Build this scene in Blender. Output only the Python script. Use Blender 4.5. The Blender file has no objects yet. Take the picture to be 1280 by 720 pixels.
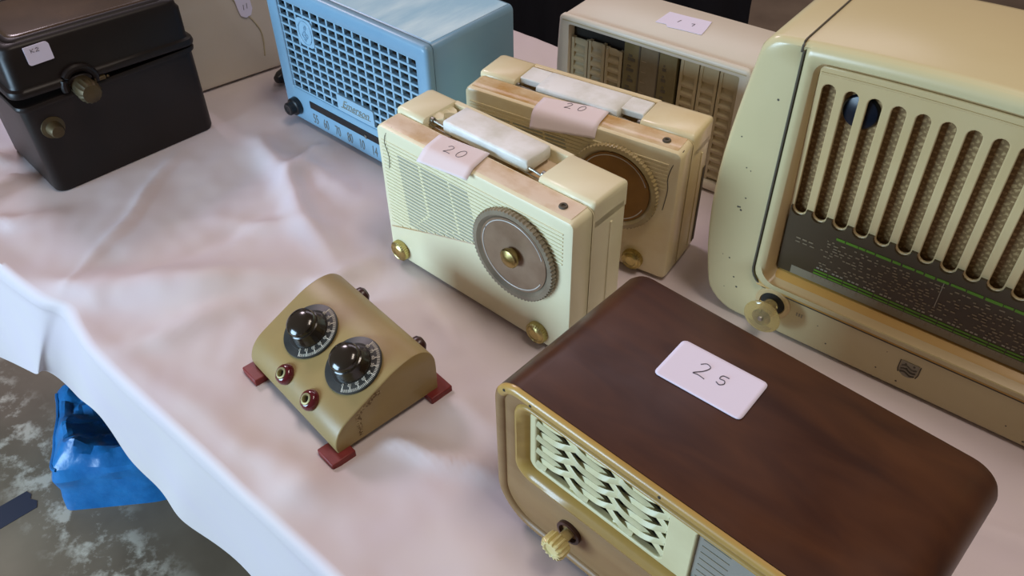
import bpy, bmesh, math, random
from mathutils import Vector, Matrix, noise
random.seed(7)
PI = math.pi
S = bpy.context.scene
COL = S.collection
R = math.radians

# ------------------------------------------------------------------ camera
cam_d = bpy.data.cameras.new('camera')
cam = bpy.data.objects.new('camera', cam_d); COL.objects.link(cam)
cam_d.sensor_fit = 'HORIZONTAL'; cam_d.sensor_width = 36.0
cam_d.lens = 36.0*1068.41/1280.0
cam_d.clip_start = 0.02
cam.matrix_world = (Matrix.Translation((0, 0, 0.67165)) @ Matrix.Rotation(R(90-42.7778), 4, 'X')
                    @ Matrix.Rotation(R(-1.1422), 4, 'Z'))
S.camera = cam

# ------------------------------------------------------------------ world, light, exposure
wd = bpy.data.worlds.new('hall_light'); S.world = wd; wd.use_nodes = True
bg = wd.node_tree.nodes['Background']
bg.inputs['Color'].default_value = (1.0, 0.80, 0.74, 1); bg.inputs['Strength'].default_value = 0.14

def area(name, loc, target, sx, sy, power, color):
    d = bpy.data.lights.new(name, 'AREA'); d.shape = 'RECTANGLE'; d.size = sx; d.size_y = sy
    d.energy = power; d.color = color
    o = bpy.data.objects.new(name, d); COL.objects.link(o); o.location = loc
    o.rotation_euler = (Vector(target)-Vector(loc)).to_track_quat('-Z', 'Y').to_euler()
    return o
area('doorway_daylight', (-2.15, -0.35, 0.32), (-0.3, 0.7, 0.0), 1.1, 0.9, 72, (0.53, 0.765, 1.0))
area('skylight_daylight', (-2.1, 3.3, 3.0), (-0.1, 0.9, 0.0), 0.9, 0.7, 54, (1.0, 0.83, 0.93))
area('roof_window_daylight', (0.3, 4.2, 3.4), (0.1, 0.9, 0.0), 3.0, 0.9, 26, (0.96, 0.86, 1.0))
for k in range(3):
    area('ceiling_tube', (0.55+0.16*k, 0.1, 2.9), (0.55+0.16*k, 0.1, 0), 0.05, 1.2, 11, (1.0, 0.86, 0.74))
vs = S.view_settings
vs.view_transform = 'Standard'; vs.look = 'None'; vs.gamma = 1; vs.exposure = 0.0
vs.use_curve_mapping = False

# ------------------------------------------------------------------ materials
def mat(name, col, rough=0.5, metal=0.0, col2=None, nscale=8.0, amount=0.5, bump=0.0, bscale=60.0,
        trans=0.0, alpha=1.0, spec=0.5, coat=0.0, stretch=None, lo=0.35, hi=0.65, ior=1.45, detail=5):
    m = bpy.data.materials.new(name); m.use_nodes = True
    nt = m.node_tree; b = nt.nodes['Principled BSDF']
    b.inputs['Base Color'].default_value = (*col, 1); b.inputs['Roughness'].default_value = rough
    b.inputs['Metallic'].default_value = metal; b.inputs['Specular IOR Level'].default_value = spec
    b.inputs['Transmission Weight'].default_value = trans; b.inputs['Alpha'].default_value = alpha
    b.inputs['Coat Weight'].default_value = coat; b.inputs['Coat Roughness'].default_value = 0.15
    b.inputs['IOR'].default_value = ior
    tc = nt.nodes.new('ShaderNodeTexCoord'); mp = nt.nodes.new('ShaderNodeMapping')
    nt.links.new(tc.outputs['Object'], mp.inputs['Vector'])
    if stretch: mp.inputs['Scale'].default_value = stretch
    if col2 is not None:
        n = nt.nodes.new('ShaderNodeTexNoise'); n.inputs['Scale'].default_value = nscale
        n.inputs['Detail'].default_value = detail; n.inputs['Roughness'].default_value = 0.6
        r = nt.nodes.new('ShaderNodeMapRange'); r.inputs[1].default_value = lo; r.inputs[2].default_value = hi
        r.inputs[4].default_value = amount*2 if amount < .5 else 1.0
        mx = nt.nodes.new('ShaderNodeMix'); mx.data_type = 'RGBA'
        mx.inputs[6].default_value = (*col, 1); mx.inputs[7].default_value = (*col2, 1)
        nt.links.new(mp.outputs[0], n.inputs['Vector']); nt.links.new(n.outputs['Fac'], r.inputs[0])
        nt.links.new(r.outputs[0], mx.inputs[0]); nt.links.new(mx.outputs[2], b.inputs['Base Color'])
    if bump:
        n2 = nt.nodes.new('ShaderNodeTexNoise'); n2.inputs['Scale'].default_value = bscale
        n2.inputs['Detail'].default_value = 4
        bp = nt.nodes.new('ShaderNodeBump'); bp.inputs['Strength'].default_value = bump
        bp.inputs['Distance'].default_value = 0.002
        nt.links.new(mp.outputs[0], n2.inputs['Vector']); nt.links.new(n2.outputs['Fac'], bp.inputs['Height'])
        nt.links.new(bp.outputs[0], b.inputs['Normal'])
    return m

M = {}
M['cloth'] = mat('table_cloth', (0.635, 0.555, 0.58), 0.62, col2=(0.65, 0.58, 0.56), nscale=5, bump=0.10, bscale=26, spec=0.35)
M['ivory'] = mat('ivory_plastic', (0.80, 0.745, 0.50), 0.34, col2=(0.74, 0.67, 0.42), nscale=9, lo=.45, hi=.8)
M['ivory_old'] = mat('yellowed_ivory_plastic', (0.78, 0.70, 0.45), 0.26, col2=(0.70, 0.57, 0.31), nscale=9)
M['stain'] = mat('amber_stained_plastic', (0.72, 0.58, 0.42), 0.34, col2=(0.48, 0.29, 0.09), nscale=11, stretch=(1, 1.6, 1), lo=.42, hi=.62)
M['stain_gloss'] = mat('amber_glossy_plastic', (0.70, 0.57, 0.36), 0.16, col2=(0.50, 0.29, 0.08), nscale=13, stretch=(1, 1.6, 1), lo=.40, hi=.60)
M['marble'] = mat('marbled_white_plastic', (0.86, 0.88, 0.86), 0.35, col2=(0.62, 0.62, 0.52), nscale=26, lo=.4, hi=.75, bump=.15)
M['gold'] = mat('worn_gilt', (0.62, 0.50, 0.20), 0.28, metal=1.0, col2=(0.32, 0.25, 0.10), nscale=60)
M['brass_dull'] = mat('dull_brass', (0.42, 0.36, 0.18), 0.45, metal=.8)
M['steel'] = mat('tarnished_metal', (0.35, 0.34, 0.30), 0.4, metal=1.0)
M['dark'] = mat('dark_gap', (0.03, 0.027, 0.022), 0.8)
M['slit'] = mat('dark_speaker_slit', (0.36, 0.36, 0.28), 0.8)
M['crack'] = mat('dark_crack', (0.10, 0.085, 0.06), 0.8)
M['dial_smoke'] = mat('smoky_dial_plastic', (0.19, 0.115, 0.068), 0.34, col2=(0.27, 0.18, 0.115), nscale=22, coat=.15)
M['dial_rim'] = mat('toothed_rim_plastic', (0.20, 0.155, 0.105), 0.3, col2=(0.27, 0.22, 0.15), nscale=30)
M['dial_line'] = mat('pale_dial_line', (0.62, 0.58, 0.52), 0.3)
M['dial_amber'] = mat('amber_dial_plastic', (0.22, 0.105, 0.025), 0.22, col2=(0.30, 0.15, 0.04), nscale=20, coat=.4)
M['dial_rim_pale'] = mat('pale_clear_rim', (0.44, 0.36, 0.20), 0.18, col2=(0.36, 0.28, 0.13), nscale=40, coat=.5)
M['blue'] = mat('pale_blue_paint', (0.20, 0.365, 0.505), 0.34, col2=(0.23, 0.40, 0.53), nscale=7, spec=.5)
M['blue_top'] = mat('pale_blue_paint_sheen', (0.34, 0.60, 0.76), 0.36, col2=(0.64, 0.86, 0.94), nscale=16, stretch=(1.4, .35, 1), lo=.42, hi=.72, spec=.6)  # pale streaks paint the sheen of overhead light into the blue
M['blue_plate'] = mat('lighter_blue_plastic', (0.29, 0.47, 0.60), 0.3)
M['blue_line'] = mat('worn_lettering', (0.15, 0.16, 0.15), 0.6)
M['blue_script'] = mat('gilt_script', (0.24, 0.26, 0.22), 0.5)
M['black'] = mat('black_plastic', (0.012, 0.012, 0.013), 0.3)
M['black_dome'] = mat('black_bakelite', (0.022, 0.016, 0.010), 0.16, coat=.3)
M['black_disc'] = mat('black_enamel', (0.025, 0.027, 0.025), 0.38, col2=(0.05, 0.05, 0.045), nscale=30)
M['white_mark'] = mat('white_engraving', (0.62, 0.60, 0.50), 0.6)
M['olive'] = mat('khaki_gold_paint', (0.33, 0.235, 0.090), 0.40, col2=(0.29, 0.21, 0.085), nscale=12, bump=.06, bscale=120)
M['olive_worn'] = mat('bare_worn_paint', (0.13, 0.07, 0.02), 0.7, col2=(0.40, 0.31, 0.15), nscale=420, lo=.42, hi=.58)
M['red_foot'] = mat('dark_red_rubber', (0.15, 0.012, 0.012), 0.45, col2=(0.20, 0.025, 0.02), nscale=70)
M['jack_red'] = mat('maroon_bakelite', (0.10, 0.008, 0.012), 0.15, coat=.5)
M['brown_knob'] = mat('dark_brown_bakelite', (0.05, 0.018, 0.014), 0.3)
M['cream'] = mat('cream_painted_bakelite', (0.61, 0.525, 0.29), 0.26, col2=(0.59, 0.50, 0.27), nscale=5, spec=.5)
M['cream_top'] = mat('cream_painted_top', (0.56, 0.49, 0.36), 0.34, col2=(0.60, 0.49, 0.38), nscale=5)
M['cream_gold'] = mat('ochre_cream_lacquer', (0.62, 0.36, 0.085), 0.25, col2=(0.64, 0.40, 0.12), nscale=6, coat=.3)
M['bone'] = mat('bone_plastic', (0.62, 0.475, 0.245), 0.30, col2=(0.59, 0.44, 0.215), nscale=10)
M['grille_weave'] = None
M['glass_dial'] = mat('dark_dial_glass', (0.060, 0.044, 0.024), 0.28, col2=(0.078, 0.058, 0.033), nscale=6, spec=.35)
M['dial_strip'] = mat('grey_dial_strip', (0.27, 0.24, 0.165), 0.3)
M['green'] = mat('green_dial_print', (0.11, 0.28, 0.02), 0.45)
M['print'] = mat('faded_dial_print', (0.26, 0.21, 0.13), 0.5)
M['print_pale'] = mat('pale_dial_print', (0.36, 0.33, 0.25), 0.5)
M['clear_knob'] = mat('clear_yellowed_plastic', (0.80, 0.66, 0.32), 0.08, trans=0.75, ior=1.45)
M['tube'] = mat('dark_blue_glass', (0.006, 0.009, 0.016), 0.28, spec=.35)
M['walnut'] = None
M['walnut_front'] = mat('brown_wood_front', (0.29, 0.170, 0.070), 0.42, col2=(0.23, 0.125, 0.05), nscale=14, stretch=(.3, 1, 2))
M['gold_wood'] = mat('golden_wood_edge', (0.46, 0.285, 0.075), 0.32, col2=(0.36, 0.21, 0.05), nscale=18, stretch=(.3, 1, 2), coat=.2)
M['lattice'] = mat('pale_cream_plastic', (0.66, 0.61, 0.36), 0.38, col2=(0.60, 0.54, 0.31), nscale=20)
M['w_glass'] = mat('grey_dial_pane', (0.20, 0.21, 0.18), 0.08, col2=(0.25, 0.26, 0.22), nscale=9, coat=.6)
M['knob_cream'] = mat('yellowed_fluted_plastic', (0.60, 0.47, 0.17), 0.22, col2=(0.68, 0.58, 0.30), nscale=40, coat=.3)
M['paper'] = mat('white_card', (0.80, 0.765, 0.92), 0.7)
M['paper_pink'] = mat('pinkish_paper', (0.80, 0.70, 0.70), 0.7)
M['ink'] = mat('pencil_ink', (0.09, 0.08, 0.10), 0.7)
M['c_body'] = mat('beige_painted_case', (0.66, 0.61, 0.49), 0.38, col2=(0.68, 0.63, 0.52), nscale=6)
M['c_front'] = mat('yellowed_beige_front', (0.45, 0.37, 0.21), 0.4, col2=(0.50, 0.43, 0.28), nscale=14)
M['c_glass'] = mat('olive_dial_glass', (0.14, 0.115, 0.05), 0.15, col2=(0.20, 0.17, 0.09), nscale=18, coat=.4)
M['c_glass2'] = mat('greyish_dial_glass', (0.23, 0.20, 0.15), 0.15, col2=(0.19, 0.16, 0.10), nscale=18, coat=.4)
M['bakelite'] = mat('dark_brown_bakelite_case', (0.010, 0.007, 0.006), 0.42, spec=.35, col2=(0.015, 0.0095, 0.0075), nscale=9, bump=.05, bscale=150)
M['bakelite_top'] = mat('glossy_brown_bakelite', (0.045, 0.028, 0.016), 0.22, col2=(0.085, 0.05, 0.025), nscale=9)
M['bronze'] = mat('tarnished_bronze', (0.06, 0.045, 0.026), 0.5, metal=.5, col2=(0.10, 0.07, 0.03), nscale=60)
M['case_white'] = mat('off_white_case', (0.64, 0.57, 0.47), 0.5, col2=(0.60, 0.53, 0.42), nscale=4)
M['string'] = mat('pale_string', (0.50, 0.42, 0.26), 0.9)
M['tarp'] = mat('blue_woven_plastic', (0.010, 0.135, 0.38), 0.28, col2=(0.022, 0.20, 0.50), nscale=22, bump=.5, bscale=55, spec=.5)
M['tape'] = mat('dark_navy_tape', (0.030, 0.032, 0.050), 0.6)
M['black_cloth'] = mat('black_navy_cloth', (0.010, 0.011, 0.019), 0.8, bump=.1)
M['table_wood'] = mat('pale_table_board', (0.45, 0.40, 0.33), 0.6)
M['felt'] = mat('dark_felt', (0.03, 0.022, 0.018), 0.9)

def node_walnut():
    m = bpy.data.materials.new('varnished_walnut'); m.use_nodes = True; nt = m.node_tree
    b = nt.nodes['Principled BSDF']; b.inputs['Roughness'].default_value = 0.36
    b.inputs['Specular IOR Level'].default_value = 0.32
    tc = nt.nodes.new('ShaderNodeTexCoord'); mp = nt.nodes.new('ShaderNodeMapping')
    mp.inputs['Scale'].default_value = (1.0, 3.5, 3.5)
    n = nt.nodes.new('ShaderNodeTexNoise'); n.inputs['Scale'].default_value = 9; n.inputs['Detail'].default_value = 8
    n.inputs['Distortion'].default_value = .6
    cr = nt.nodes.new('ShaderNodeValToRGB')
    cr.color_ramp.elements[0].position = .3; cr.color_ramp.elements[0].color = (0.038, 0.012, 0.0055, 1)
    cr.color_ramp.elements[1].position = .75; cr.color_ramp.elements[1].color = (0.088, 0.031, 0.0105, 1)
    n2 = nt.nodes.new('ShaderNodeTexNoise'); n2.inputs['Scale'].default_value = 11; n2.inputs['Detail'].default_value = 6
    r = nt.nodes.new('ShaderNodeMapRange'); r.inputs[1].default_value = .35; r.inputs[2].default_value = .75
    r.inputs[3].default_value = .28; r.inputs[4].default_value = .5
    L = nt.links.new
    L(tc.outputs['Object'], mp.inputs['Vector']); L(mp.outputs[0], n.inputs['Vector']); L(n.outputs['Fac'], cr.inputs[0])
    L(cr.outputs[0], b.inputs['Base Color']); L(tc.outputs['Object'], n2.inputs['Vector'])
    L(n2.outputs['Fac'], r.inputs[0]); L(r.outputs[0], b.inputs['Roughness'])
    return m
M['walnut'] = node_walnut()

def node_weave():
    m = bpy.data.materials.new('woven_grille_cloth'); m.use_nodes = True; nt = m.node_tree
    b = nt.nodes['Principled BSDF']; b.inputs['Roughness'].default_value = 0.5
    tc = nt.nodes.new('ShaderNodeTexCoord'); L = nt.links.new
    cols = []
    for rot in (R(38), R(-38)):
        mp = nt.nodes.new('ShaderNodeMapping'); mp.inputs['Rotation'].default_value = (0, rot, 0)
        w = nt.nodes.new('ShaderNodeTexWave'); w.bands_direction = 'Z'; w.inputs['Scale'].default_value = 62
        w.inputs['Distortion'].default_value = 4.0; w.inputs['Detail'].default_value = 2
        w.inputs['Detail Scale'].default_value = 5
        L(tc.outputs['Object'], mp.inputs['Vector']); L(mp.outputs[0], w.inputs['Vector']); cols.append(w)
    mt = nt.nodes.new('ShaderNodeMath'); mt.operation = 'MULTIPLY'
    L(cols[0].outputs['Fac'], mt.inputs[0]); L(cols[1].outputs['Fac'], mt.inputs[1])
    cr = nt.nodes.new('ShaderNodeValToRGB')
    cr.color_ramp.elements[0].position = .05; cr.color_ramp.elements[0].color = (0.22, 0.13, 0.048, 1)
    cr.color_ramp.elements[1].position = .9; cr.color_ramp.elements[1].color = (0.46, 0.31, 0.135, 1)
    L(mt.outputs[0], cr.inputs[0]); L(cr.outputs[0], b.inputs['Base Color'])
    return m
M['grille_weave'] = node_weave()

def node_floor():
    m = bpy.data.materials.new('worn_concrete_floor'); m.use_nodes = True; nt = m.node_tree
    b = nt.nodes['Principled BSDF']; b.inputs['Roughness'].default_value = 0.55
    tc = nt.nodes.new('ShaderNodeTexCoord'); L = nt.links.new
    n = nt.nodes.new('ShaderNodeTexNoise'); n.inputs['Scale'].default_value = 5; n.inputs['Detail'].default_value = 8
    cr = nt.nodes.new('ShaderNodeValToRGB')
    cr.color_ramp.elements[0].position = .3; cr.color_ramp.elements[0].color = (0.115, 0.082, 0.050, 1)
    cr.color_ramp.elements[1].position = .75; cr.color_ramp.elements[1].color = (0.22, 0.168, 0.11, 1)
    L(tc.outputs['Object'], n.inputs['Vector']); L(n.outputs['Fac'], cr.inputs[0])
    # a worn line of white paint: stripe mask times flake mask
    d = nt.nodes.new('ShaderNodeVectorMath'); d.operation = 'DOT_PRODUCT'
    d.inputs[1].default_value = (0.69, 0.724, 0); L(tc.outputs['Object'], d.inputs[0])
    s = nt.nodes.new('ShaderNodeMath'); s.operation = 'SUBTRACT'; s.inputs[1].default_value = 0.083
    a = nt.nodes.new('ShaderNodeMath'); a.operation = 'ABSOLUTE'
    mr = nt.nodes.new('ShaderNodeMapRange'); mr.inputs[1].default_value = .095; mr.inputs[2].default_value = .03
    L(d.outputs['Value'], s.inputs[0]); L(s.outputs[0], a.inputs[0]); L(a.outputs[0], mr.inputs[0])
    n2 = nt.nodes.new('ShaderNodeTexNoise'); n2.inputs['Scale'].default_value = 16; n2.inputs['Detail'].default_value = 9
    n2.inputs['Roughness'].default_value = .7
    L(tc.outputs['Object'], n2.inputs['Vector'])
    mr2 = nt.nodes.new('ShaderNodeMapRange'); mr2.inputs[1].default_value = .49; mr2.inputs[2].default_value = .60
    L(n2.outputs['Fac'], mr2.inputs[0])
    mu = nt.nodes.new('ShaderNodeMath'); mu.operation = 'MULTIPLY'
    L(mr.outputs[0], mu.inputs[0]); L(mr2.outputs[0], mu.inputs[1])
    mx = nt.nodes.new('ShaderNodeMix'); mx.data_type = 'RGBA'; mx.inputs[7].default_value = (0.50, 0.44, 0.34, 1)
    L(mu.outputs[0], mx.inputs[0]); L(cr.outputs[0], mx.inputs[6]); L(mx.outputs[2], b.inputs['Base Color'])
    return m
M['floor'] = node_floor()

# ------------------------------------------------------------------ mesh helpers
def finish(name, bm, material, parent=None, smooth=35, bevel=0.0, segs=2):
    bmesh.ops.recalc_face_normals(bm, faces=bm.faces[:])
    me = bpy.data.meshes.new(name); bm.to_mesh(me); bm.free()
    for p in me.polygons: p.use_smooth = True
    me.set_sharp_from_angle(angle=R(smooth))
    o = bpy.data.objects.new(name, me); COL.objects.link(o)
    me.materials.append(M[material] if isinstance(material, str) else material)
    if parent: o.parent = parent
    if bevel:
        md = o.modifiers.new('edge', 'BEVEL'); md.width = bevel; md.segments = segs
        md.limit_method = 'ANGLE'; md.angle_limit = R(40)
    return o

def thing(name, label, cat, loc=(0, 0, 0), yaw=0.0, group=None):
    o = bpy.data.objects.new(name, None); COL.objects.link(o); o.empty_display_size = .05
    o.location = loc; o.rotation_euler = (0, 0, R(yaw)); o['label'] = label; o['category'] = cat
    if group: o['group'] = group
    return o

def tag(o, label, cat, group=None, kind=None):
    o['label'] = label; o['category'] = cat
    if group: o['group'] = group
    if kind: o['kind'] = kind
    return o

def box(bm, x0, x1, y0, y1, z0, z1, mtx=None):
    vs_ = [bm.verts.new(v) for v in ((x0,y0,z0),(x1,y0,z0),(x1,y1,z0),(x0,y1,z0),(x0,y0,z1),(x1,y0,z1),(x1,y1,z1),(x0,y1,z1))]
    for f in ((0,3,2,1),(4,5,6,7),(0,1,5,4),(1,2,6,5),(2,3,7,6),(3,0,4,7)):
        bm.faces.new([vs_[i] for i in f])
    if mtx: bmesh.ops.transform(bm, matrix=mtx, verts=vs_)
    return vs_

def rrect(x0, x1, z0, z1, r, na=6, ns=8):
    """rounded rectangle loop in (x, z), constant point count for one (na, ns)"""
    rs = r if isinstance(r, (list, tuple)) else (r,)*4          # bl, br, tr, tl
    cs = ((x0+rs[0], z0+rs[0], rs[0], PI), (x1-rs[1], z0+rs[1], rs[1], 1.5*PI),
          (x1-rs[2], z1-rs[2], rs[2], 0), (x0+rs[3], z1-rs[3], rs[3], .5*PI))
    pts = []
    for i, (cx, cz, rr, a0) in enumerate(cs):
        for k in range(na+1):
            a = a0+k/na*PI/2; pts.append((cx+rr*math.cos(a), cz+rr*math.sin(a)))
        nx, nz, nr, na0 = cs[(i+1) % 4]
        e = (nx+nr*math.cos(na0), nz+nr*math.sin(na0)); s = pts[-1]
        for k in range(1, ns):
            t = k/ns; pts.append((s[0]+(e[0]-s[0])*t, s[1]+(e[1]-s[1])*t))
    return pts

def loft(bm, loops, cap0=False, cap1=False, closed=True):
    """loops: lists of 3D points with equal counts"""
    rows = [[bm.verts.new(p) for p in lp] for lp in loops]
    n = len(rows[0])
    for a, b in zip(rows, rows[1:]):
        for i in range(n if closed else n-1):
            j = (i+1) % n
            try: bm.faces.new((a[i], a[j], b[j], b[i]))
            except ValueError: pass
    if cap0: bm.faces.new(rows[0])
    if cap1: bm.faces.new(rows[-1][::-1])
    return rows

def xz(loop, y): return [(x, y, z) for x, z in loop]

def frame_basis(axis):
    a = Vector(axis).normalized()
    h = Vector((0, 0, 1)) if abs(a.z) < .9 else Vector((1, 0, 0))
    u = h.cross(a).normalized(); v = a.cross(u)
    return u, v, a

def lathe(bm, prof, origin, axis, n=32, teeth=0, tooth=0.0, tooth_rows=()):
    """prof: (radius, height along axis); closed at both ends when the radius is 0"""
    u, v, a = frame_basis(axis); o = Vector(origin); rows = []
    for ri, (r, h) in enumerate(prof):
        if r < 1e-7: rows.append([bm.verts.new(o+a*h)]); continue
        row = []
        for k in range(n):
            t = 2*PI*k/n; rr = r
            if teeth and ri in tooth_rows: rr = r+tooth*(1 if (k*teeth*2//n) % 2 else -1)*.5
            row.append(bm.verts.new(o+a*h+(u*math.cos(t)+v*math.sin(t))*rr))
        rows.append(row)
    for A, B in zip(rows, rows[1:]):
        for i in range(n):
            j = (i+1) % n
            if len(A) == 1 and len(B) == 1: continue
            if len(A) == 1: bm.faces.new((A[0], B[j], B[i]))
            elif len(B) == 1: bm.faces.new((A[i], A[j], B[0]))
            else: bm.faces.new((A[i], A[j], B[j], B[i]))

def tube(bm, pts, r, n=8, taper=None):
    pts = [Vector(p) for p in pts]; rows = []
    for i, p in enumerate(pts):
        d = (pts[min(i+1, len(pts)-1)]-pts[max(i-1, 0)]).normalized()
        u, v, a = frame_basis(d); rr = r*(taper[i] if taper else 1)
        rows.append([bm.verts.new(p+(u*math.cos(2*PI*k/n)+v*math.sin(2*PI*k/n))*rr) for k in range(n)])
    for A, B in zip(rows, rows[1:]):
        for k in range(n):
            bm.faces.new((A[k], A[(k+1) % n], B[(k+1) % n], B[k]))
    bm.faces.new(rows[0][::-1]); bm.faces.new(rows[-1])

def plate(bm, outer, holes, y0, y1, to3=None):
    """flat plate in (x, z) with holes, from y0 to y1; to3(x, y, z) maps to space"""
    tmp = bmesh.new()
    for lp in [outer]+holes:
        v = [tmp.verts.new((x, 0, z)) for x, z in lp]
        for i in range(len(v)): tmp.edges.new((v[i], v[(i+1) % len(v)]))
    bmesh.ops.triangle_fill(tmp, use_beauty=True, use_dissolve=False, edges=tmp.edges[:])
    tmp.verts.ensure_lookup_table()
    tris = [[v.index for v in f.verts] for f in tmp.faces]; co = [v.co.copy() for v in tmp.verts]; tmp.free()
    f3 = to3 or (lambda x, y, z: (x, y, z))
    fr = [bm.verts.new(f3(c.x, y0, c.z)) for c in co]; bk = [bm.verts.new(f3(c.x, y1, c.z)) for c in co]
    for t in tris:
        bm.faces.new([fr[i] for i in t]); bm.faces.new([bk[i] for i in reversed(t)])
    k = 0
    for lp in [outer]+holes:
        n = len(lp)
        for i in range(n):
            j = (i+1) % n; bm.faces.new((fr[k+i], fr[k+j], bk[k+j], bk[k+i]))
        k += n

def circle2(cx, cz, r, n=24): return [(cx+r*math.cos(2*PI*k/n), cz+r*math.sin(2*PI*k/n)) for k in range(n)]

def slot2(cx, z0, z1, w, n=7):
    r = w/2
    return ([(cx+r*math.cos(PI+PI*k/n), z0+r+r*math.sin(PI+PI*k/n)) for k in range(n+1)] +
            [(cx+r*math.cos(PI*k/n), z1-r+r*math.sin(PI*k/n)) for k in range(n+1)])

def smooth_curve(pts, n=8):
    P = [Vector(p) for p in pts]; out = []
    for i in range(len(P)-1):
        a, b, c, d = P[max(i-1, 0)], P[i], P[i+1], P[min(i+2, len(P)-1)]
        for k in range(n):
            t = k/n
            out.append(.5*((2*b)+(c-a)*t+(2*a-5*b+4*c-d)*t*t+(3*b-a-3*c+d)*t**3))
    out.append(P[-1]); return out

def text_obj(name, s, size, material, parent, loc, rot=(PI/2, 0, 0), shear=0.0, sx=1.0, depth=.0003):
    cu = bpy.data.curves.new(name, 'FONT'); cu.body = s; cu.size = size; cu.shear = shear
    cu.align_x = 'CENTER'; cu.align_y = 'CENTER'; cu.extrude = depth
    tmp = bpy.data.objects.new('tmp', cu); COL.objects.link(tmp)
    bpy.context.view_layer.update()
    me = bpy.data.meshes.new_from_object(tmp.evaluated_get(bpy.context.evaluated_depsgraph_get()))
    bpy.data.objects.remove(tmp); bpy.data.curves.remove(cu)
    me.name = name; me.materials.clear(); me.materials.append(M[material])
    o = bpy.data.objects.new(name, me); COL.objects.link(o); o.parent = parent
    o.location = loc; o.rotation_euler = rot; o.scale = (sx, 1, 1)
    return o

# ------------------------------------------------------------------ setting: floor
bm = bmesh.new()
g = [[bm.verts.new((-6+1.0*i, -3+1.0*j, -0.74)) for i in range(14)] for j in range(13)]
for j in range(12):
    for i in range(13): bm.faces.new((g[j][i], g[j][i+1], g[j+1][i+1], g[j+1][i]))
fl = finish('floor', bm, 'floor'); fl['kind'] = 'structure'

# ------------------------------------------------------------------ display table and its cloth
TY = -41.5
tdir = Vector((math.cos(R(TY)), math.sin(R(TY)), 0)); tn = Vector((-tdir.y, tdir.x, 0))
tbl = thing('trestle_table', 'long trestle table hidden under the pinkish white cloth that carries the radios', 'table', (-0.30, 0.555, -0.74), TY)
bm = bmesh.new(); box(bm, -0.62, 1.15, 0.02, 0.76, 0.700, 0.731)
finish('tabletop', bm, 'table_wood', tbl, bevel=.006)
for lx in (-0.1, 1.0):
    for ly in (0.10, 0.68):
        bm = bmesh.new(); tube(bm, [(lx, ly, 0.0), (lx, ly, 0.702)], .016, 12); finish('leg', bm, 'steel', tbl)

# footprints (origin, yaw, width, depth) that stay flat under the things
FOOT = [(-.1427, .7906, -42.22, .27, .0865), (-.0502, .8791, -33.43, .2714, .0833), (-.3243, 1.1111, -42.54, .3138, .1518),
        (.076, 1.0562, -37.53, .265, .115), (-.0163, .4348, -44, .3241, .1725), (.2335, .6903, -38.88, .42, .165),
        (-.277, .614, -48.5, .165, .128), (-.598, .925, 43.5, .233, .16), (-.463, 1.186, 36.7, .135, .14)]
def flat_mask(x, y):
    m = 1.0
    for ox, oy, yw, w_, d_ in FOOT:
        a = R(yw); dx, dy = x-ox, y-oy
        lx = dx*math.cos(a)+dy*math.sin(a); ly = -dx*math.sin(a)+dy*math.cos(a)
        ex = max(-lx, 0, lx-w_); ey = max(-ly, 0, ly-d_)
        m = min(m, min(1, math.hypot(ex, ey)/.035))
    return m*m*(3-2*m)
RIDGES = [  # a, b, half width, height
    ((-.458, 1.034), (-.515, .75), .007, .0035), ((-.349, 1.038), (-.22, .79), .017, .011),
    ((-.56, .735), (-.20, .752), .030, .013), ((-.438, .755), (-.285, .905), .016, -.0034),
    ((-.30, .99), (-.20, .90), .022, .008), ((-.147, .514), (-.02, .468), .010, .006),
    ((-.62, 1.01), (-.70, .90), .012, .012), ((-.66, 1.03), (-.76, .99), .012, .012), ((-.60, .88), (-.70, .86), .014, .007),
    ((-.42, .64), (-.30, .70), .016, .006), ((-.36, .86), (-.24, .84), .015, .005),
    ((-.24, .42), (-.13, .52), .022, .005), ((-.10, .60), (-.03, .53), .015, .005), ((-.33, .56), (-.18, .45), .02, .004),
    ((-.52, .70), (-.36, .57), .018, .004), ((-.05, .62), (-.10, .70), .014, .006), ((-.24, .70), (-.18, .77), .012, .006), ((-.25, 1.05), (-.30, .94), .014, .007),
    ((.36, .42), (.48, .36), .014, .006), ((.50, .46), (.40, .33), .016, .006)]
def cloth_z(x, y):
    z = 0.0
    for (ax, ay), (bx, by), w_, h_ in RIDGES:
        dx, dy = bx-ax, by-ay; L2 = dx*dx+dy*dy
        t = ((x-ax)*dx+(y-ay)*dy)/L2; tc = min(1, max(0, t))
        wob = .012*noise.noise(Vector((tc*3, ax*7, ay*5)))
        nx, ny = -dy/math.sqrt(L2), dx/math.sqrt(L2)
        s = (x-ax)*nx+(y-ay)*ny-wob
        over = (t-tc)*math.sqrt(L2)
        z += 1.5*h_*math.exp(-(s/w_)**2)*math.exp(-(over/.03)**2)*(1-.55*(2*tc-1)**2)
    z += .0055*noise.noise(Vector((x*7, y*7, 2.0)))+.0026*noise.noise(Vector((x*19, y*15, 5.0)))+.0009*noise.noise(Vector((x*46, y*40, 1.0)))
    return z*flat_mask(x, y)
edge_pts = [(-1.35, 1.40), (-1.0, 1.10), (-.80, .935), (-.70, .856), (-.619, .788), (-.545, .728), (-.505, .707), (-.479, .673), (-.449, .637), (-.385, .577),
            (-.322, .521), (-.280, .483), (-.238, .444), (-.164, .379), (-.05, .272), (.10, .133), (.30, -.05)]
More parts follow.
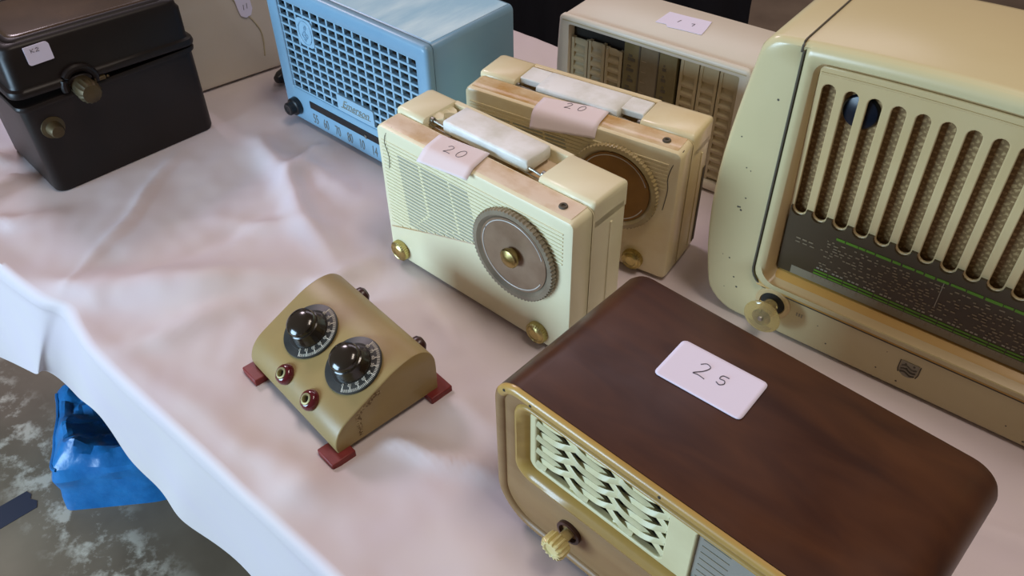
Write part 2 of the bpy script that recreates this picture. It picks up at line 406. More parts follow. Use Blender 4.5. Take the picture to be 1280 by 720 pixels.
hem_pts = [(-1.50, 1.57, -.50), (-1.22, 1.33, -.49), (-1.02, 1.15, -.48), (-.97, 1.10, -.47), (-.907, 1.037, -.434), (-.716, .86, -.277), (-.690, .853, -.268), (-.685, .87, -.35), (-.578, .764, -.262), (-.560, .748, -.350),
           (-.500, .700, -.365), (-.452, .655, -.375), (-.340, .548, -.322), (-.255, .463, -.33), (-.12, .335, -.34), (.03, .195, -.34), (.23, .01, -.34)]
back_a, back_b = Vector((.0424, 1.352, 0)), Vector((math.cos(R(-39.2)), math.sin(R(-39.2)), 0))
ec = smooth_curve([(x, y, 0) for x, y in edge_pts], 12); hc = smooth_curve(hem_pts, 12)
bm = bmesh.new(); rows = []
NB, ND = 150, 22
for k, (e, h) in enumerate(zip(ec, hc)):
    far = back_a+back_b*((e-back_a).dot(back_b))
    row = []
    for j in range(-6, 0):                                         # back drop
        row.append(bm.verts.new((far.x-tn.x*(-.012)*1, far.y+.012, .0-.05*(-j)*1.0 if j < 0 else 0)))
    for j in range(NB+1):
        t = j/NB; p = far.lerp(e, t)
        zed = cloth_z(p.x, p.y)*min(1, (1-t)/.03)
        row.append(bm.verts.new((p.x, p.y, zed)))
    for j in range(1, ND+1):
        t = j/ND
        p = e.lerp(h, t)
        wav = .0035*t*math.sin(k*.21)+.005*t*noise.noise(Vector((k*.07, t*1.5, 0)))
        rnd = .010*math.sin(min(1, t*6)*PI)*.6
        row.append(bm.verts.new((p.x-tn.x*(rnd+wav), p.y-tn.y*(rnd+wav), h.z*(t**1.12))))
    rows.append(row)
for A, B in zip(rows, rows[1:]):
    for i in range(len(A)-1): bm.faces.new((A[i], A[i+1], B[i+1], B[i]))
cl = finish('tablecloth', bm, 'cloth', None, smooth=80)
tag(cl, 'creased pinkish white tablecloth draped over the table under all the radios', 'tablecloth')

# ------------------------------------------------------------------ big cream radio on the right
def big_radio():
    t = thing('valve_radio', 'largest radio, cream bakelite with slotted speaker grille and green-printed dial, at the right edge', 'radio',
              (.2310, .6873, 0), -38.88)
    XC = .207
    W2 = XC+.010
    def outline(inset, y, zlo=.0012, ztop=.3255):
        lp = rrect(-.010+inset, 2*XC+.010-inset, zlo+inset, ztop-inset, (.028, .028, .016, .016), 6, 12)
        out = []
        for x, z in lp:
            s = (x-XC)/W2; u = min(1, max(0, (z-.0)/.32))
            bul = .0215*math.sin(PI*min(1, u**.80))
            xx = x+math.copysign(bul*min(1, abs(s))**3, s)
            zz = z+.0125*(1-s*s)*max(0, (z-.2)/.125)
            out.append((xx, y, zz))
        return out
    D = .160
    # body: outer shell with an open front, side bands visible round the inset frame
    bm = bmesh.new()
    win = lambda inset, y: xz(rrect(.0290+inset, 2*XC-.0290-inset, .0560+inset, .3195-inset, (.020, .020, .005, .005), 6, 12), y)
    def winb(inset, y, up=0.0):
        out = []
        for x, yy, z in win(inset, y):
            s = (x-XC)/W2
            out.append((x, yy, z+.0125*(1-s*s)*max(0, (z-.2)/.1195)+(up if z > .312 else 0)))
        return out
    loft(bm, [outline(.006, D+.0), outline(.001, D-.006), outline(0, D-.012), outline(0, .007), outline(.0016, .0025), outline(.005, 0.0),
              winb(-.0012, 0.0), winb(-.0002, .0012), winb(.0, .004)], cap0=True)
    finish('case', bm, 'cream', t, smooth=50)
    # dark seam running round the inset frame and back over the top
    bm = bmesh.new()
    sp = winb(-.0003, -.0002); tube(bm, sp[58:]+sp[:39], .0011, 6)
    finish('seam', bm, 'crack', t)
    for sx in (-1, 1):
        bm = bmesh.new()
        x0 = XC+sx*(XC-.0270)
        zt = lambda y: .3255+.0125*(1-((x0-XC)/W2)**2)
        tube(bm, [(x0, -.0004, zt(0)-.0095), (x0, .0002, zt(0)-.0035), (x0, .0025, zt(0)-.0006)]+[(x0-sx*.0*y, y, zt(y)+.0002) for y in (.006, .05, .1, .148)], .0011, 6)
        finish('top_seam', bm, 'crack', t)
    # inset frame: flat lip then recess bevel
    bm = bmesh.new()
    arch = lambda x, z: z+.0125*(1-((x-XC)/W2)**2)*max(0, (z-.25)/.0645)
    def inner(y, z0, z1, x0, r): return [(x, y, arch(x, z)) for x, z in rrect(x0, 2*XC-x0, z0, z1, r, 6, 12)]
    lip = winb(.0008, .0075, .0058)
    loft(bm, [lip, winb(.0010, .0030, .0055), winb(.0016, .0004, .0040), winb(.0026, -.0012, .0015), winb(.0045, -.0022), winb(.0085, -.0018), inner(.001, .0635, .3095, .0405, .010)])
    finish('inset_frame', bm, 'cream', t, smooth=50)
    # inner walls: top and sides of the recess, and the ochre sill
    bm = bmesh.new()
    a = inner(.001, .0635, .3095, .0405, .010); b = inner(.006, .066, .3065, .0435, .008); c = inner(.025, .0735, .3045, .0475, .006)
    loft(bm, [a, b, c])
    finish('recess_wall', bm, 'bone', t, smooth=50)
    bm = bmesh.new()
    prof = [(-.0016, .0572), (-.0012, .0592), (.004, .0640), (.012, .0690), (.0225, .0742), (.0225, .0700), (.004, .0600)]
    loft(bm, [[(x, y, z) for y, z in prof] for x in (.0365, .12, .207, .29, 2*XC-.0365)], cap0=True, cap1=True)
    finish('sill', bm, 'cream_gold', t, smooth=60)
    # slotted front panel, leaning back towards the bottom
    zt, zb = .3155, .0745
    def lean(x, y, z): return (x, .0055+(zt-z)/(zt-zb)*.0145+y, z)
    outer = [(.0440, zb+.068), (2*XC-.0440, zb+.068)]+[(x, arch(x, .3055)) for x in [2*XC-.0440-(2*XC-.088)*k/14 for k in range(15)]]
    holes = [slot2(.0556+.02037*k, .1500, .2945, .0122) for k in range(16)]
    bm = bmesh.new(); plate(bm, outer, holes, 0, .0035, lean)
    finish('slotted_panel', bm, 'bone', t, smooth=30, bevel=.0011, segs=2)
    bm = bmesh.new()
    tube(bm, [lean(x, -.0004, arch(x, .3005)-.001) for x in [.046+(2*XC-.092)*k/14 for k in range(15)]], .0012, 6)
    finish('panel_bead', bm, 'bone', t)
    bm = bmesh.new(); plate(bm, [(.044, .142), (2*XC-.044, .142), (2*XC-.044, .31), (.044, .31)], [], .011, .012, lean)
    finish('grille_cloth', bm, 'grille_weave', t)
    # tuning eye
    bm = bmesh.new()
    lathe(bm, [(.0165, 0), (.0165, .004), (.0150, .0062), (.010, .0078), (.004, .0086), (0, .0088)], lean(.0845, .0128, .2735), (0, -1, 0), 28)
    e = finish('tuning_eye', bm, 'tube', t); e['label'] = 'dark blue round glass behind the slots'
    # dial glass with scalloped upper edge following the slot ends
    bm = bmesh.new()
    up = []
    for k in range(16):
        cx = .0556+.02037*k
        up += [(cx-.0074, .1580)]+[(cx-.0074*math.cos(PI*q/8), .1562-.0074*math.sin(PI*q/8)) for q in range(0, 9)]+[(cx+.0074, .1580)]
    up = [(.0475, .1580)]+up+[(2*XC-.0475, .1580)]
    plate(bm, up+[(2*XC-.0475, .0745), (.0475, .0745)], [], -.0030, .0030, lean)
    dg = finish('dial_glass', bm, 'glass_dial', t, smooth=25)
    bm = bmesh.new()
    plate(bm, [(.062, .0748), (2*XC-.052, .0748), (2*XC-.052, .0852), (.062, .0852)], [], -.0033, -.0030, lean)
    finish('scale_strip', bm, 'dial_strip', dg)
    # printed scales: two green rules broken into blocks, rows of faint marks, tick scale
    rg = random.Random(3)
    bmg, bmg2, bmp, bmw = bmesh.new(), bmesh.new(), bmesh.new(), bmesh.new()
    def mark(b_, x0, x1, z0, z1): plate(b_, [(x0, z0), (x1, z0), (x1, z1), (x0, z1)], [], -.0036, -.0031, lean)
    x = .098
    while x < 2*XC-.06:
        w_ = rg.uniform(.006, .016); mark(bmg, x, x+w_, .1380+rg.uniform(-.0004, .0004), .1408); x += w_+rg.uniform(.0006, .002)
    x = .085
    while x < 2*XC-.06:
        w_ = .0145; mark(bmg2, x, x+w_, .0903, .0922); mark(bmg2, x, x+w_, .0863, .0884); x += w_+.0010
    for row in range(11):
        z = .0985+row*.0034
        x = .086+rg.uniform(0, .006)
        while x < 2*XC-.075:
            w_ = rg.uniform(.0016, .0050)
            if rg.random() < .55 and not (.285 < x < .31 and row > 2):
                mark(bmp, x, x+w_, z, z+.0013)
            x += w_+rg.uniform(.0009, .0045)
    x = .087
    while x < 2*XC-.06:
        if rg.random() < 2:
            for q in range(3): mark(bmw, x+q*.0042, x+q*.0042+.0028, .0945, .0960)
        x += .0162
    for k in range(60):
        x = .084+k*.0046; hgt = .0016 if k % 5 else .0042
        mark(bmp, x, x+.0010 if k % 5 else x+.0022, .0838-hgt, .0838)
    bmn = bmesh.new(); mark(bmn, .2004, .2011, .107, .138); finish('dial_needle', bmn, 'print_pale', dg)
    x = .06
    for q in range(3): mark(bmp, .060+q*.0065, .0645+q*.0065, .122, .1234); mark(bmp, .060+q*.0075, .0645+q*.0075, .1175, .1186)
    finish('green_rule', bmg, 'green', dg); finish('green_scale', bmg2, 'green', dg); finish('station_print', bmp, 'print', dg); finish('white_scale', bmw, 'print_pale', dg)
    # shield emblem on the bottom band
    ex, ez = .2040, .0335
    sh = [(-.0085, .0095), (.0085, .0095), (.0085, -.002), (.0070, -.0065), (.0035, -.0092), (0, -.0098), (-.0035, -.0092), (-.0070, -.0065), (-.0085, -.002)]
    bm = bmesh.new(); plate(bm, [(ex+x, ez+z) for x, z in sh][::-1], [], -.0009, .001)
    em = finish('shield_emblem', bm, 'dial_strip', t)
    bm = bmesh.new()
    for s_ in (-1, 1):
        tube(bm, [(ex+s_*.0098, -.0004, ez+.009), (ex+s_*.0098, -.0004, ez-.003), (ex+s_*.0085, -.0004, ez-.0068)], .0006, 6)
    wv = [[(ex+.0072*(q/6-.5)*2, -.0012, ez+dz+.0016*math.sin(q/6*2*PI)) for q in range(7)] for dz in (.0035, -.001, -.0052)]
    for w_ in wv: tube(bm, w_, .0008, 6)
    for px, pz in ((-.004, .0065), (.004, .0068), (.003, -.007), (-.002, .001)):
        lathe(bm, [(.0014, 0), (.0008, .0006), (0, .0007)], (ex+px, -.0009, ez+pz), (0, -1, 0), 5)
    finish('emblem_relief', bm, 'crack', em)
    # tuning knobs: clear disc on a spindle in a round escutcheon
    for kx in (.058, 2*XC-.058):
        bm = bmesh.new()
        lathe(bm, [(.0195, .001), (.0195, -.001), (.0180, -.0022), (.0142, -.0024), (.0135, -.0004), (.0135, .001)], (kx, 0, .0405), (0, 1, 0), 36)
        es = finish('knob_escutcheon', bm, 'bone', t)
        bm = bmesh.new(); lathe(bm, [(0, -.0008), (.0132, -.0008), (.0132, .001), (0, .001)], (kx, 0, .0405), (0, 1, 0), 28)
        finish('knob_well', bm, 'dark', es)
        bm = bmesh.new()
        lathe(bm, [(0, -.030), (.0045, -.030), (.0150, -.0285), (.0185, -.0275), (.0200, -.0262), (.0196, -.0245), (.0182, -.0250), (.0100, -.0262), (.0080, -.022), (.0075, -.004), (0, -.004)],
              (kx, 0, .0405), (0, 1, 0), 40)
        kn = finish('tuning_knob', bm, 'clear_knob', t)
        bm = bmesh.new(); lathe(bm, [(0, -.0316), (.0022, -.0314), (.0032, -.030), (.0032, -.002), (0, -.002)], (kx, 0, .0405), (0, 1, 0), 14)
        finish('spindle', bm, 'steel', kn)
        bm = bmesh.new()
        for q in range(3): box(bm, kx+.0265+q*.0027, kx+.0280+q*.0027, -.0004, .0006, .0378, .0420)
        finish('engraved_mark', bm, 'dial_strip', t)
    # paint chips on the left band
    bm = bmesh.new(); rg = random.Random(11)
    for k in range(13):
        zz = rg.uniform(.03, .27); xx = rg.uniform(-.014, .016)
        lathe(bm, [(rg.uniform(.0006, .0014), 0), (0, .0003)], (xx, -.0001, zz), (0, -1, 0), 6)
    for k in range(9):
        lathe(bm, [(rg.uniform(.0005, .0012), 0), (0, .0003)], (rg.uniform(.09, .36), -.0001, rg.uniform(.010, .045)), (0, -1, 0), 6)
    pc = finish('paint_chip', bm, 'crack', t); pc['kind'] = 'stuff'
    for fx in (.05, 2*XC-.05):
        for fy in (.03, .13):
            bm = bmesh.new(); lathe(bm, [(0, 0), (.010, 0), (.010, .0030), (0, .0030)], (fx, fy, 0), (0, 0, 1), 20)
            finish('foot', bm, 'felt', t)
    return t
big_radio()

# ------------------------------------------------------------------ wooden radio in front
def wood_radio():
    t = thing('table_radio', 'dark varnished wooden radio with golden front edge and cream lattice grille, nearest at the bottom', 'radio',
              (-.0163, .4348, 0), -44.0)
    w_, d_, h_ = .3241, .1725, .1801
    OUT = lambda i, y, rr=(.042, .042, .026, .026): xz(rrect(i, w_-i, .004+i, h_-i, [max(.004, q-i) for q in rr], 10, 6), y)
    bm = bmesh.new()
    loft(bm, [OUT(.006, d_), OUT(.0015, d_-.0015), OUT(0, d_-.006), OUT(0, .004)], cap0=True)
    finish('cabinet', bm, 'walnut', t, smooth=50)
    rim = [OUT(0, .0045), OUT(0, .0025), OUT(.0015, .0005), OUT(.004, -.0006), OUT(.0070, -.0004), OUT(.0092, .0016), OUT(.0098, .0030)]
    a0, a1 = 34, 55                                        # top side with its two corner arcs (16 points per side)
    bm = bmesh.new(); loft(bm, [l[a1:]+l[:a0+1] for l in rim], closed=False)
    finish('front_rim', bm, 'walnut_front', t, smooth=60)
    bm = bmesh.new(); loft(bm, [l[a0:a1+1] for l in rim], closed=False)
    finish('golden_rim', bm, 'gold_wood', t, smooth=60)  # golden tone along the top of the rim, brown along the rest
    op = lambda i, y: xz(rrect(.0205+i, w_-.0205-i, .0735+i, .1675-i, (.017-i*.5,)*4, 10, 6), y)
    bm = bmesh.new()
    loft(bm, [OUT(.0096, .0030), OUT(.0110, .0024), op(-.001, .0022), op(.0003, .0032)])
    finish('front_panel', bm, 'walnut_front', t, smooth=50)
    bm = bmesh.new()
    loft(bm, [op(0, .0035), op(.001, .0012), op(.003, .0008), op(.0062, .0045), op(.0102, .0085), op(.0105, .0125)])
    finish('opening_bevel', bm, 'gold_wood', t, smooth=60)
    # cream inner frame with divider
    gx0, gx1, gz0, gz1 = .0310, w_-.0310, .0840, .1570
    gl = (.0375, .1625, .0885, .1530); dl = (.1855, w_-.0375, .0885, .1530)
    bm = bmesh.new()
    plate(bm, rrect(gx0, gx1, gz0, gz1, .009, 6, 1), [rrect(gl[0], gl[1], gl[2], gl[3], .006, 6, 1), rrect(dl[0], dl[1], dl[2], dl[3], .005, 6, 1)], .0085, .0150)
    fr = finish('grille_frame', bm, 'lattice', t, bevel=.0012)
    # lattice of crossing waves
    bm = bmesh.new()
    x0, x1, z0, z1 = gl; cw, rh = .0435, .0168
    def clipline(xa, za, xb, zb):
        pts = []
        for k in range(0, 41):
            q = k/40; x = xa+(xb-xa)*q; z = za+(zb-za)*q
            if x0-.001 <= x <= x1+.001 and z0-.001 <= z <= z1+.001: pts.append((x, z))
        return pts
    for sgn in (1, -1):
        for k in range(-14, 20):
            zc = z0+.003+k*rh
            za, zb = zc, zc+sgn*(x1-x0)*rh/cw
            pts = clipline(x0, za, x1, zb)
            if len(pts) < 4: continue
            loops = []
            for x, z in pts:
                ph = (x-x0)/cw*2*PI
                yy = .0120+sgn*.0016*math.cos(ph)
                hw = .0040
                loops.append([(x, yy-.0022, z), (x, yy, z+hw), (x, yy+.003, z+hw*.6), (x, yy+.003, z-hw*.6), (x, yy, z-hw)])
            loft(bm, loops, True, True)
    finish('lattice', bm, 'lattice', fr, smooth=60)
    bm = bmesh.new(); box(bm, gl[0]-.004, gl[1]+.004, .020, .022, gl[2]-.004, gl[3]+.004)
    finish('speaker_backing', bm, 'dark', fr)
    bm = bmesh.new(); box(bm, dl[0]-.003, dl[1]+.003, .0118, .0135, dl[2]-.003, dl[3]+.003)
    gp_ = finish('dial_glass', bm, 'w_glass', t, bevel=.0005)
    bm = bmesh.new()
    for k in range(7):
        z = dl[2]+.008+k*.008; box(bm, dl[0]+.004, dl[0]+.026, .0114, .0119, z, z+.0006)
    finish('scale_line', bm, 'print', gp_)
    # fluted knobs
    for kx in (.0815, w_-.0815):
        bm = bmesh.new(); lathe(bm, [(.0118, .004), (.0118, -.0010), (.0092, -.0014), (.0088, .0015), (.0088, .004)], (kx, 0, .0465), (0, 1, 0), 28)
        co = finish('knob_collar', bm, 'brown_knob', t)
        bm = bmesh.new()
        lathe(bm, [(0, .004), (.0048, .004), (.0048, -.0085), (.0088, -.0095), (.0102, -.0105), (.0106, -.0200), (.0090, -.0225), (.0070, -.0228), (.0058, -.0215), (0, -.0210)],
              (kx, 0, .0465), (0, 1, 0), 56, teeth=14, tooth=.0022, tooth_rows=(3, 4, 5, 6))
        finish('fluted_knob', bm, 'knob_cream', t, smooth=25)
    for x, z in ((.0125, h_-.0085), (.0395, h_-.0052), (.1570, h_-.0046), (.272, h_-.005)):
        bm = bmesh.new(); lathe(bm, [(.0015, 0), (.0008, .0006), (0, .0007)], (x, -.0005, z), (0, -1, 0), 8)
        finish('nail_hole', bm, 'dark', t)
    for fx in (.055, w_-.055):
        bm = bmesh.new(); box(bm, fx-.012, fx+.012, .03, d_-.03, 0, .005); finish('foot', bm, 'felt', t)
    return t
wood_radio()

# ------------------------------------------------------------------ two portable radios
def portable(loc, yaw, w_, d_, ledge_z, block_z, mats, handle, well, label, tab, clip, dialmats, z_off=0):
    body, top, hand = mats
    t = thing('portable_radio', label, 'radio', loc, yaw, None)
    ys = .0300                                                     # parting line between front shell and back shell
    R4 = (.007, .007, .007, .007)
    lp = lambda i, y, zt, r=.007: xz(rrect(i, w_-i, .004+i, zt-i, max(.002, r-i), 5, 10), y)
    bm = bmesh.new()
    loft(bm, [lp(.0040, 0, ledge_z), lp(.0012, .0010, ledge_z), lp(0, .0045, ledge_z), lp(0, ys-.0012, ledge_z+.0006), lp(.0012, ys, ledge_z+.0004)], cap0=True, cap1=True)
    # the top of the front shell is stained amber: own part below
    fs = finish('front_shell', bm, body, t, smooth=50)
    bm = bmesh.new()
    zt = ledge_z+.0002
    prof = [(.0042, zt-.0006), (.0060, zt+.0003), (.015, zt+.0007), (.024, zt+.0009), (ys-.0012, zt+.0011), (ys-.0012, zt-.003), (.0042, zt-.003)]
    xs = [.0070+(w_-.0140)*k/12 for k in range(13)]
    loft(bm, [[(x, y, z) for y, z in prof] for x in xs], True, True)
    finish('top_ledge', bm, top, fs, smooth=60)
    # back shell with the well for the handle
    bm = bmesh.new()
    x1, x2 = well; wz = block_z-.017
    loft(bm, [lp(.0012, ys+.0006, wz, .006), lp(0, ys+.0018, wz, .006), lp(0, d_-.006, wz, .006), lp(.002, d_-.0015, wz, .006), lp(.006, d_, wz, .006)], True, True)
    bs = finish('back_shell', bm, body, t, smooth=50)
    for (xa, xb, s_) in ((0, x1, -1), (x2, w_, 1)):
        bm = bmesh.new()
        prof = [(ys+.0006, wz-.010), (ys+.0006, block_z-.0040), (ys+.0026, block_z-.0010), (ys+.0060, block_z), (d_-.008, block_z), (d_-.0025, block_z-.002), (d_, block_z-.007), (d_, wz-.010)]
        xs = [xa, xb]
        def row(x, i): return [(x, min(max(y, ys+.0006+i), d_-i), z-i) for y, z in prof]
        o_ = 0.0
        if s_ < 0: seq = [row(xa+o_+.0, .003), row(xa+o_+.0012, .001), row(xa+o_+.004, 0), row(xb-.0006, 0), row(xb, .0006)]
        else: seq = [row(xa, .0006), row(xa+.0006, 0), row(xb-.004, 0), row(xb-.0012, .001), row(xb, .003)]
        loft(bm, seq, True, True)
        finish('handle_block', bm, 'ivory_top' if 'ivory_top' in M else body, bs, smooth=60)
    bm = bmesh.new()                                                # rear rim closing the well
    box(bm, x1-.002, x2+.002, d_-.0085, d_-.001, wz-.006, block_z-.0015); finish('rear_rim', bm, body, bs, bevel=.0012)
    bm = bmesh.new(); box(bm, x1-.001, x2+.001, ys+.004, d_-.008, wz-.0005, wz+.0006); finish('well_floor', bm, top, bs)
    # parting line
    bm = bmesh.new()
    loft(bm, [lp(-.0006, ys-.0007, ledge_z), lp(-.0006, ys+.0003, ledge_z), lp(.001, ys+.0003, ledge_z), lp(.001, ys-.0007, ledge_z)])
    finish('parting_bead', bm, body, fs)
    # handle: marbled bar with stepped ends and pivots
    hx0, hx1, hy0, hy1, hz = handle
    bm = bmesh.new()
    hl = lambda i, x: [(x, y, z) for y, z in rrect(hy0+i, hy1-i, hz-.015+i, hz-i, .003, 4, 2)]
    seq = [hl(.0012, hx0), hl(0, hx0+.0015)]+[hl(0, hx0+(hx1-hx0)*k/8) for k in range(1, 8)]+[hl(0, hx1-.0015), hl(.0012, hx1)]
    loft(bm, seq, True, True)
    hd = finish('handle', bm, hand, t, smooth=50)
    for xa, xb in (((x1+tab, hx0+.001), (hx1-.001, x2-tab)) if tab else ()):
        bm = bmesh.new(); box(bm, xa, xb, hy0+.010, hy1-.001, hz-.0085, hz-.0006)
        finish('handle_tab', bm, hand, hd, bevel=.0012)
    if not tab:                                                     # broken stump of the handle beside the left block
        rg = random.Random(5); loops = []
        for k in range(7):
            y = hy0+.006+(hy1-hy0-.008)*k/6; xr = x1+.008+rg.uniform(-.004, .008)*(1 if k % 2 else .3); zt_ = hz-.006+rg.uniform(-.002, .0015)
            loops.append([(x1-.001, y, hz-.014), (xr, y, hz-.014), (xr-.002, y, zt_-.002), (x1-.001, y, zt_)])
        bm = bmesh.new(); loft(bm, loops, True, True); o = finish('broken_stump', bm, body, bs, smooth=20)
    for xa, xb in ((x1-.001, hx0+.012), (hx1-.012, x2+.001)):
        bm = bmesh.new(); tube(bm, [(xa, hy0+.004, hz-.0085), ((xa+xb)/2, hy0+.0035, hz-.0095), (xb, hy0+.004, hz-.0125)], .0014, 8)
        pw = finish('pivot_wire', bm, 'steel', hd)
        bm = bmesh.new(); tube(bm, [(xa, hy0+.0005, hz-.013), (xb, hy0+.0005, hz-.015)], .0009, 8); finish('spring_wire', bm, 'steel', hd)
        bm = bmesh.new(); lathe(bm, [(0, -.002), (.0034, -.002), (.0034, .002), (0, .002)], ((x1+.0025) if xa < .1 else (x2-.0025), hy0+.004, hz-.0085), (1, 0, 0), 12)
        finish('pivot_bush', bm, 'steel', hd)
    # louvred grille: fine raised ribs ending on a rising line
    line = lambda x: .0475+.352*x-.17*x*x
    bm, bms = bmesh.new(), bmesh.new()
    n = 26; top_z = ledge_z-.0165
    for k in range(n):
        z = top_z-k*.00462
        xe = .2585
        if z < line(.2585):
            lo_, hi_ = 0.0, .2585
            for _ in range(30):
                mid = (lo_+hi_)/2
                if line(mid) < z: lo_ = mid
                else: hi_ = mid
            xe = lo_
        if xe < .014: continue
        loft(bm, [[(x, .0008, z-.0013), (x, -.0010, z-.0008), (x, -.0010, z+.0008), (x, .0008, z+.0013)] for x in (.0072, xe)], True, True)
        a = .030+.0004*k; b = min(xe-.004, .132+.001*k)
        if b-a > .01 and k > 1:
            segs_ = [(a, a+.30*(b-a)), (a+.34*(b-a), a+.72*(b-a)), (a+.75*(b-a), b)]
            for sa, sb in segs_: box(bms, sa, sb, -.0003, .0005, z-.0032, z-.0014)
    finish('louvre_rib', bm, body, fs, smooth=30); o = finish('speaker_slit', bms, 'slit', fs)
    bm = bmesh.new(); tube(bm, [(.006+.01*k, -.0002, line(.006+.01*k)-.0018) for k in range(16)], .0009, 6)
    finish('grille_border', bm, top, fs)
    # tuning dial
    dc = (.2000, .0, .1130)
    bm = bmesh.new()
    lathe(bm, [(.0400, -.0015), (.0440, -.0055), (.0475, -.0090), (.0525, -.0085), (.0530, -.0060), (.0530, -.0030), (.0510, -.0015)], dc, (0, 1, 0), 280, teeth=70, tooth=.0014, tooth_rows=(3, 4, 5))
    rim = finish('dial_rim', bm, dialmats[1], t, smooth=35)
    bm = bmesh.new()
    lathe(bm, [(0, -.0048), (.012, -.0048), (.0405, -.0062), (.0435, -.0064), (.0435, -.001), (0, -.001)], dc, (0, 1, 0), 64)
    dk = finish('tuning_dial', bm, dialmats[0], t, smooth=30)
    bm = bmesh.new()
    tube(bm, [(dc[0]+.0405*math.cos(a*PI/36), dc[1]-.0064, dc[2]+.0405*math.sin(a*PI/36)) for a in range(4, 68)], .0006, 6)
    finish('dial_ring', bm, 'dial_line', dk)
    bm = bmesh.new()
    lathe(bm, [(0, -.0165), (.0045, -.0160), (.0100, -.0140), (.0112, -.0125), (.0112, -.010), (.0085, -.0085), (.0085, -.004), (0, -.004)], dc, (0, 1, 0), 28)
    finish('dial_hub', bm, 'gold', dk, smooth=20)
    # gilt knurled knobs
    for kx, kz in ((.0185, .0185), (.2300, .0205)):
        bm = bmesh.new()
        lathe(bm, [(0, 0), (.0118, 0), (.0125, -.0015), (.0125, -.0075), (.0108, -.0088), (.0098, -.0082), (.0086, -.0092), (.0066, -.0100), (.0060, -.0094), (0, -.0100)], (kx, .001, kz), (0, 1, 0), 96,
              teeth=32, tooth=.0007, tooth_rows=(2, 3))
        finish('knurled_knob', bm, 'gold', t, smooth=30)
    # socket on the ledge
    bm = bmesh.new()
    lathe(bm, [(0, .0002), (.0020, .0002), (.0022, .0016), (.0040, .0018), (.0046, .0006), (.0046, -.001)], (w_-.0245, .0155, ledge_z+.0010), (0, 0, 1), 20)
    finish('earphone_socket', bm, 'crack', t)
    # moulding line on the right flank
    bm = bmesh.new(); box(bm, w_-.001, w_+.0014, .0585, .0615, .014, ledge_z-.030)
    finish('side_rib', bm, body, bs, bevel=.0007)
    if clip:
        bm = bmesh.new(); box(bm, w_-.001, w_+.0007, d_-.0110, d_-.0045, .012, ledge_z-.058)
        finish('side_slot', bm, 'crack', bs)
        bm = bmesh.new()
        tube(bm, smooth_curve([(w_-.002, .010, ledge_z-.0003), (w_-.004, .0035, ledge_z-.006), (w_-.009, -.0003, ledge_z-.018), (w_-.012, -.0003, ledge_z-.034), (w_-.0105, -.0003, ledge_z-.048), (w_-.0135, -.0003, ledge_z-.075)], 4), .0005, 5)
        finish('crack_line', bm, 'crack', fs)
    else:
        bm = bmesh.new()
        tube(bm, smooth_curve([(.020, .006, ledge_z+.0003), (.016, -.0002, ledge_z-.006), (.0135, -.0013, ledge_z-.018), (.018, -.0013, ledge_z-.034), (.016, -.0013, ledge_z-.05)], 4), .0004, 5)
        finish('crack_line', bm, 'crack', fs)
    for fx in (.03, w_-.03):
        bm = bmesh.new(); box(bm, fx-.010, fx+.010, .012, d_-.012, 0, .005); finish('foot', bm, 'felt', t)
    return t
portable((-.1427, .7906, 0), -42.22, .27, .0865, .1835, .1900, ('ivory', 'stain', 'marble'), (.0630, .1800, .0390, .0770, .1935), (.0420, .2020),
         'ivory portable radio with broken marbled white handle, in front of the yellower one', None, False, ('dial_smoke', 'dial_rim'))
portable((-.0502, .8791, 0), -33.43, .2714, .0833, .1760, .1815, ('ivory_old', 'stain_gloss', 'marble'), (.0760, .1800, .0320, .0720, .1822), (.0480, .2080),
         'yellowed portable radio with handle folded flat and amber dial, behind the ivory portable', .0012, True, ('dial_amber', 'dial_rim_pale'))

